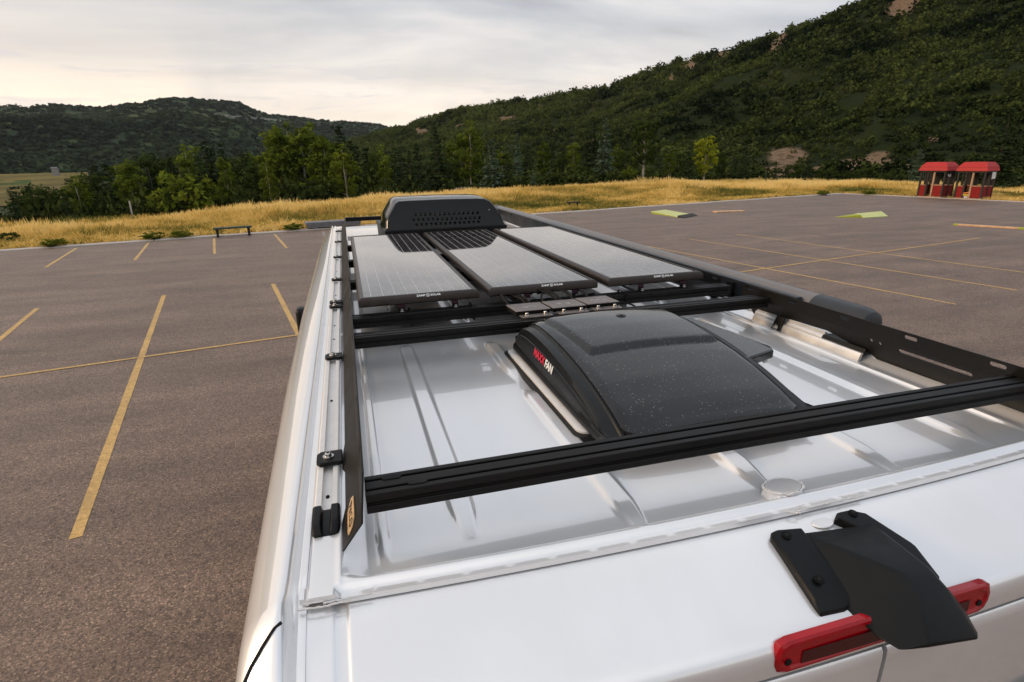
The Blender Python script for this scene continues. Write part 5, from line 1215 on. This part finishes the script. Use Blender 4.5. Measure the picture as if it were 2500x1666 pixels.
bench(22.6, 35.2, 1.0, 'dark_wood', 'small dark bench standing in the dry grass right of the air conditioner', hgt=.42)
def slab():
    p = on_lot(5.5, 32.75); e = empty('stone_slab', (p.x, p.y, 0), LOTROT, 'low grey concrete slab on two blocks beside the kerb, half hidden by the rack', 'slab'); m = e.matrix_world
    def put(mb, n, mt, bev): mb.v = [tuple(m @ Vector(v)) for v in mb.v]; return mb.build(n, mt, e, bevel=bev)
    mb = MB(); mb.loft([[(-1.42, -.30, .10), (1.35, -.30, .10), (1.35, .34, .10), (-1.42, .34, .10)], [(-1.50, -.36, .34), (1.42, -.36, .34), (1.42, .42, .34), (-1.50, .42, .34)], [(-1.50, -.36, .39), (1.42, -.36, .39), (1.42, .42, .39), (-1.50, .42, .39)]]); put(mb, 'slab_top', 'slab_grey', .01)
    for s in (-1, 1): mb = MB(); mb.box(s*1.-.14, s*1.+.14, -.2, .2, -.02, .11); put(mb, 'block', 'concrete', .01)
slab()
def ramp(A, B, C, D, ht, label):
    """low wedge ramp, footprint A-B-C-D, high edge C-D"""
    e = empty('ramp', (A[0], A[1], 0), 0, label, 'ramp', 'lime ramps on the asphalt'); P = [A, B, C, D]
    mb = MB(); b = [(*p, .0) for p in P]; t = [(*A, .012), (*B, .012), (*C, ht), (*D, ht)]; mb.loft([b, t]); mb.build('base', 'lime_side', e)
    n = 6; Vv = lambda p, h: Vector((*p, h)); 
    for k in range(n):
        u0, u1 = k/n+.006, (k+1)/n-.006; q = [Vv(A, .016).lerp(Vv(B, .016), u0), Vv(A, .016).lerp(Vv(B, .016), u1), Vv(D, ht+.004).lerp(Vv(C, ht+.004), u1), Vv(D, ht+.004).lerp(Vv(C, ht+.004), u0)]
        mb = MB(); mb.loft([[tuple(v) for v in q], [tuple(v+Vector((0, 0, .018))) for v in q]]); mb.build('plank', 'lime_paint', e)
    return e
r1 = ramp((18.45, 29.75), (20.0, 30.6), (19.75, 33.3), (18.35, 32.6), .10, 'lime green ramp with a dark end lying nearest the solar panels')
mb = MB(); mb.loft([[(18.5, 29.1, .0), (20.0, 30.0, .0), (19.98, 30.55, .0), (18.45, 29.7, .0)], [(18.55, 29.12, .03), (19.95, 30.02, .03), (19.98, 30.55, .11), (18.45, 29.7, .11)]]); mb.build('ramp_end', 'dark_wood', r1)
r2 = ramp((26.9, 24.9), (28.6, 24.95), (29.6, 26.3), (27.3, 25.9), .13, 'lime green ramp with a pointed wedge on its left, farther right on the lot')
mb = MB(); mb.loft([[(25.9, 25.9, .0), (27.0, 25.2, .0), (27.2, 25.75, .0)], [(25.92, 25.9, .02), (27.0, 25.2, .14), (27.2, 25.75, .15)]]); mb.build('wedge', 'lime_side', r2)
def board(A, B, w, label, tips=False):
    A, B = Vector((*A, 0)), Vector((*B, 0)); d = (B-A).normalized(); n = Vector((-d.y, d.x, 0))*w/2; e = empty('board', tuple(A), 0, label, 'board', 'boards on the asphalt')
    def seg(a, b, m, nm):
        P = [A+(B-A)*a-n, A+(B-A)*b-n, A+(B-A)*b+n, A+(B-A)*a+n]; mb = MB(); mb.loft([[tuple(p) for p in P], [(p.x, p.y, .07) for p in P]]); mb.build(nm, m, e, bevel=.008)
    seg(.06 if tips else 0, .92 if tips else 1, 'orange_paint', 'plank')
    if tips: seg(0, .0595, 'lime_side', 'end_plank'); seg(.9205, 1, 'lime_side', 'end_plank')
board((22.0, 31.3), (23.95, 31.1), .55, 'flat tan board lying between the two lime ramps')
board((27.9, 20.75), (29.0, 18.4), .28, 'long narrow orange board with green tips near the right edge of the lot', True)

def booth(px, py, rz, label, tone):
    """small wooden ticket booth: posts, low panelled walls, open sides, hipped two-step red roof"""
    e = empty('booth', (px, py, 0), rz, label, 'booth', 'red booths at the lot edge'); m = e.matrix_world
    W, Dp, hw, hp = 1.66, 1.30, .92, 2.0
    def put(mb, n, mt, par=e, bev=.006): mb.v = [tuple(m @ Vector(v)) for v in mb.v]; return mb.build(n, mt, par, bevel=bev)
    mb = MB(); mb.box(-.05, W+.05, -.05, Dp+.05, .0, .07); put(mb, 'floor', 'pale_wood')
    posts = [(0, 0), (W*.30, 0), (W*.56, 0), (W, 0), (0, Dp), (W, Dp), (W, Dp*.5), (0, Dp*.5)]
    for i, (x, y) in enumerate(posts):
        mb = MB(); mb.box(x-.055, x+.055, y-.055, y+.055, .07, hp); put(mb, 'post', 'pale_wood' if i == 2 else 'dark_wood')
    def wall(x0, y0, x1, y1):      # boarded half-wall with a cap rail
        n = 6; L = Vector((x1-x0, y1-y0, 0)); k = Vector((L.y, -L.x, 0)).normalized()*.022
        for j in range(n):
            z0 = .10+(hw-.14)*j/n; z1 = .10+(hw-.14)*(j+1)/n-.012; P = [Vector((x0, y0, 0))-k, Vector((x1, y1, 0))-k, Vector((x1, y1, 0))+k, Vector((x0, y0, 0))+k]
            mb = MB(); mb.loft([[(p.x, p.y, z0) for p in P], [(p.x, p.y, z1) for p in P]]); put(mb, 'wall_board', 'red_paint', bev=0)
        P = [Vector((x0, y0, 0))-k*2, Vector((x1, y1, 0))-k*2, Vector((x1, y1, 0))+k*2, Vector((x0, y0, 0))+k*2]; mb = MB(); mb.loft([[(p.x, p.y, hw-.04) for p in P], [(p.x, p.y, hw) for p in P]]); put(mb, 'cap_rail', 'pale_wood')
    wall(.06, 0, W*.30-.06, 0); wall(W*.56+.06, 0, W-.06, 0); wall(W, .06, W, Dp*.5-.06); wall(W, Dp*.5+.06, W, Dp-.06); wall(0, Dp-.06, 0, .06); wall(W-.06, Dp, .06, Dp)
    for j in range(7):
        if j == 3: continue
        mb = MB(); mb.box(.06+(W-.12)*j/7+.005, .06+(W-.12)*(j+1)/7-.005, Dp-.03, Dp+.015, hw+.002, hp-.17); put(mb, 'back_board', 'dark_wood', bev=0)
    mb = MB(); mb.box(-.07, W+.07, -.07, Dp+.07, hp-.16, hp+.01); put(mb, 'beam', 'dark_wood')
    # two-step hipped roof, each slope its own piece
    def tier(o0, z0, o1, z1):
        a = [(-o0, -o0, z0), (W+o0, -o0, z0), (W+o0, Dp+o0, z0), (-o0, Dp+o0, z0)]; b = [(-o1, -o1, z1), (W+o1, -o1, z1), (W+o1, Dp+o1, z1), (-o1, Dp+o1, z1)]
        for i in range(4):
            j = (i+1) % 4; q = [a[i], a[j], b[j], b[i]]; mb = MB(); mb.loft([[(x, y, z-.03) for x, y, z in q], q]); put(mb, 'roof_slope', 'red_roof', bev=0)
    tier(.17, hp-.02, .08, hp+.26); tier(.11, hp+.24, -.12, hp+.56)
    mb = MB(); mb.box(.125, W-.125, .125, Dp-.125, hp+.53, hp+.555); put(mb, 'roof_cap', 'red_roof')
    return e, m
rb = math.atan2(-.982, .187)
B1, m1 = booth(42.85, 35.15, rb, 'red-roofed wooden booth on the left of the pair, with an empty doorway', 0)
B2, m2 = booth(43.32, 32.62, rb, 'red-roofed wooden booth on the right of the pair, with bright things inside its doorway', 1)
def booth_bits():
    mb = MB(); mb.add([tuple(m2 @ Vector(p)) for p in ((1.74, .72, 1.38), (1.74, 1.22, 1.42), (1.74, 1.2, 1.86), (1.74, .70, 1.88), (1.755, .72, 1.38), (1.755, 1.22, 1.42), (1.755, 1.2, 1.86), (1.755, .70, 1.88))], [(0, 1, 2, 3), (7, 6, 5, 4), (0, 4, 5, 1), (1, 5, 6, 2), (2, 6, 7, 3), (3, 7, 4, 0)])
    tag(mb.build('notice', 'paper'), 'pale torn notice hanging in the side opening of the right booth', 'notice')
    mb = MB(); mb.add([tuple(m1 @ Vector(p)) for p in ((1.77, .15, 1.55), (1.77, .55, 1.50), (1.77, .50, 1.75), (1.77, .30, 1.62), (1.77, .12, 1.78), (1.78, .15, 1.55), (1.78, .55, 1.50), (1.78, .50, 1.75), (1.78, .30, 1.62), (1.78, .12, 1.78))], [(0, 1, 2, 3, 4), (9, 8, 7, 6, 5)] + [(i, i+5, (i+1) % 5+5, (i+1) % 5) for i in range(5)])
    tag(mb.build('notice', 'paper'), 'scrap of pale paper in the side opening of the left booth', 'notice')
    for k, (z, mt, lab, sl) in enumerate(((.36, 'toy_orange', 'orange plank in the doorway of the right booth', .10), (.24, 'toy_yellow', 'yellow plank in the doorway of the right booth', .03))):
        mb = MB(); P = [(.55, -.05, z), (1.0, -.05, z+sl), (1.0, .25, z+sl), (.55, .25, z)]; mb.loft([[tuple(m2 @ Vector(p)) for p in P], [tuple(m2 @ Vector((x, y, zz+.07))) for x, y, zz in P]]); tag(mb.build('plank', mt), lab, 'plank')
    mb = MB(); mb.loft([[tuple(m2 @ Vector((.72+.14*math.cos(a), .1+.1*math.sin(a), .07))) for a in np.linspace(0, 5.5, 8)], [tuple(m2 @ Vector((.72+.19*math.cos(a), .1+.14*math.sin(a), .2))) for a in np.linspace(0, 5.5, 8)]]); tag(mb.build('bucket', 'paper'), 'pale tub on the floor of the right booth', 'bucket')
booth_bits()
def post():
    x, y = -16.9, 54.3; z = float(ground_z(x, y)); e = empty('marker_post', (x, y, z), 0, 'thin grey marker post in the grass on the left, in front of the trees', 'post')
    mb = MB(); mb.box(x-.05, x+.05, y-.05, y+.05, z-.2, z+1.75); mb.build('shaft', 'concrete', e, bevel=.01)
    mb = MB(); mb.loft([[(x-.056, y-.056, z+1.752), (x+.056, y-.056, z+1.752), (x+.056, y+.056, z+1.752), (x-.056, y+.056, z+1.752)], [(x-.02, y-.02, z+1.82), (x+.02, y-.02, z+1.82), (x+.02, y+.02, z+1.82), (x-.02, y+.02, z+1.82)]]); mb.build('cap', 'concrete', e)
post()
def car():
    x, y = 14.0, 73.0; z = float(ground_z(x, y)); e = empty('parked_car', (x, y, z), 0, 'dark car half hidden among the trees behind the air conditioner', 'car')
    pr = [(-2.1, .35), (-2.15, .75), (-1.9, .95), (-1.1, 1.02), (-.55, 1.5), (.8, 1.55), (1.5, 1.08), (2.05, .95), (2.1, .4)]
    mb = MB(); rings = []
    for s, k in ((-.85, .96), (-.78, 1.), (.78, 1.), (.85, .96)): rings.append([(x+u*k, y+s, z+.35+(v-.35)*k) for u, v in pr])
    mb.loft(rings); mb.build('body', 'car_paint', e, smooth=True, bevel=.04, angle=30)
    for s in (-.8, .8):
        for u in (-1.3, 1.3): mb = MB(); mb.disc((x+u, y+s-.1, z+.33), (0, 1, 0), .33, .2, 16); mb.build('wheel', 'rubber', e)
    mb = MB(); mb.add([(x-.95, y-.84, z+1.05), (x+1.3, y-.84, z+1.05), (x+.75, y-.80, z+1.46), (x-.5, y-.80, z+1.44)], [(0, 1, 2, 3)]); mb.build('side_window', 'glass_dark', e)
car()
def house():
    ph = rad(-21.6); r = 735; x, y = r*math.sin(ph), r*math.cos(ph); z = 1.2; e = empty('farmhouse', (x, y, z), 0, 'tiny pale farmhouse on the meadow below the far hills', 'house')
    mb = MB(); mb.box(x-2.5, x+2.5, y-2, y+2, z-8, z+1.5); mb.build('wall', 'house_wall', e)
    mb = MB(); mb.loft([[(x-2.8, y-2.3, z+1.5), (x+2.8, y-2.3, z+1.5), (x+2.8, y, z+2.7), (x-2.8, y, z+2.7)], [(x-2.8, y-2.3, z+1.6), (x+2.8, y-2.3, z+1.6), (x+2.8, y, z+2.8), (x-2.8, y, z+2.8)]]); mb.build('roof_slope', 'house_roof', e)
    mb = MB(); mb.loft([[(x-2.8, y+2.3, z+1.5), (x+2.8, y+2.3, z+1.5), (x+2.8, y, z+2.7), (x-2.8, y, z+2.7)], [(x-2.8, y+2.3, z+1.6), (x+2.8, y+2.3, z+1.6), (x+2.8, y, z+2.8), (x-2.8, y, z+2.8)]]); mb.build('roof_slope', 'house_roof', e)
house()
def weeds():
    n = [(-7.0, 32.75, .30, 'weed clump at the kerb near the leftmost stall line'), (-3.1, 32.9, .42, 'broad green weed clump at the kerb between two stall lines'), (-1.9, 32.85, .34, 'green weed clump at the kerb just left of the green bench'), (3.4, 32.8, .28, 'small green weed at the kerb between bench and grey slab'), (45.5, 32.3, .42, 'low green weed clump at the far right corner of the lot'), (48.3, 30.1, .25, 'small green weed at the right kerb left of the booths'), (-9.5, 36.3, .55, 'round dark green bush in the dry grass at left')]
    for a, b, s, lab in n:
        p = on_lot(a, b); tree('shrub' if b < 35 else 'dark_shrub', p.x, p.y, s*(.42 if b < 35 else 1.0), lab, 2.6 if b < 35 else 1.6, group='weeds along the kerb', zb=0.)
weeds()

# ------------------------------------------------------------------ evening haze over the valley
def make_haze():
    mb = MB(); mb.box(-4600, 4600, -4600, 4600, -60, 330); o = mb.build('haze', 'van_paint'); o.data.materials.clear()
    m = bpy.data.materials.new('haze'); m.use_nodes = True; nt = m.node_tree; nt.nodes.clear()
    v = nt.nodes.new('ShaderNodeVolumePrincipled'); v.inputs['Color'].default_value = (.82, .88, .95, 1); v.inputs['Density'].default_value = .000028; v.inputs['Anisotropy'].default_value = .25
    out = nt.nodes.new('ShaderNodeOutputMaterial'); nt.links.new(v.outputs[0], out.inputs['Volume']); o.data.materials.append(m); tag(o, kind='stuff'); o.display_type = 'WIRE'
    tag(o, 'thin bluish evening haze lying over the valley', 'haze')
make_haze()
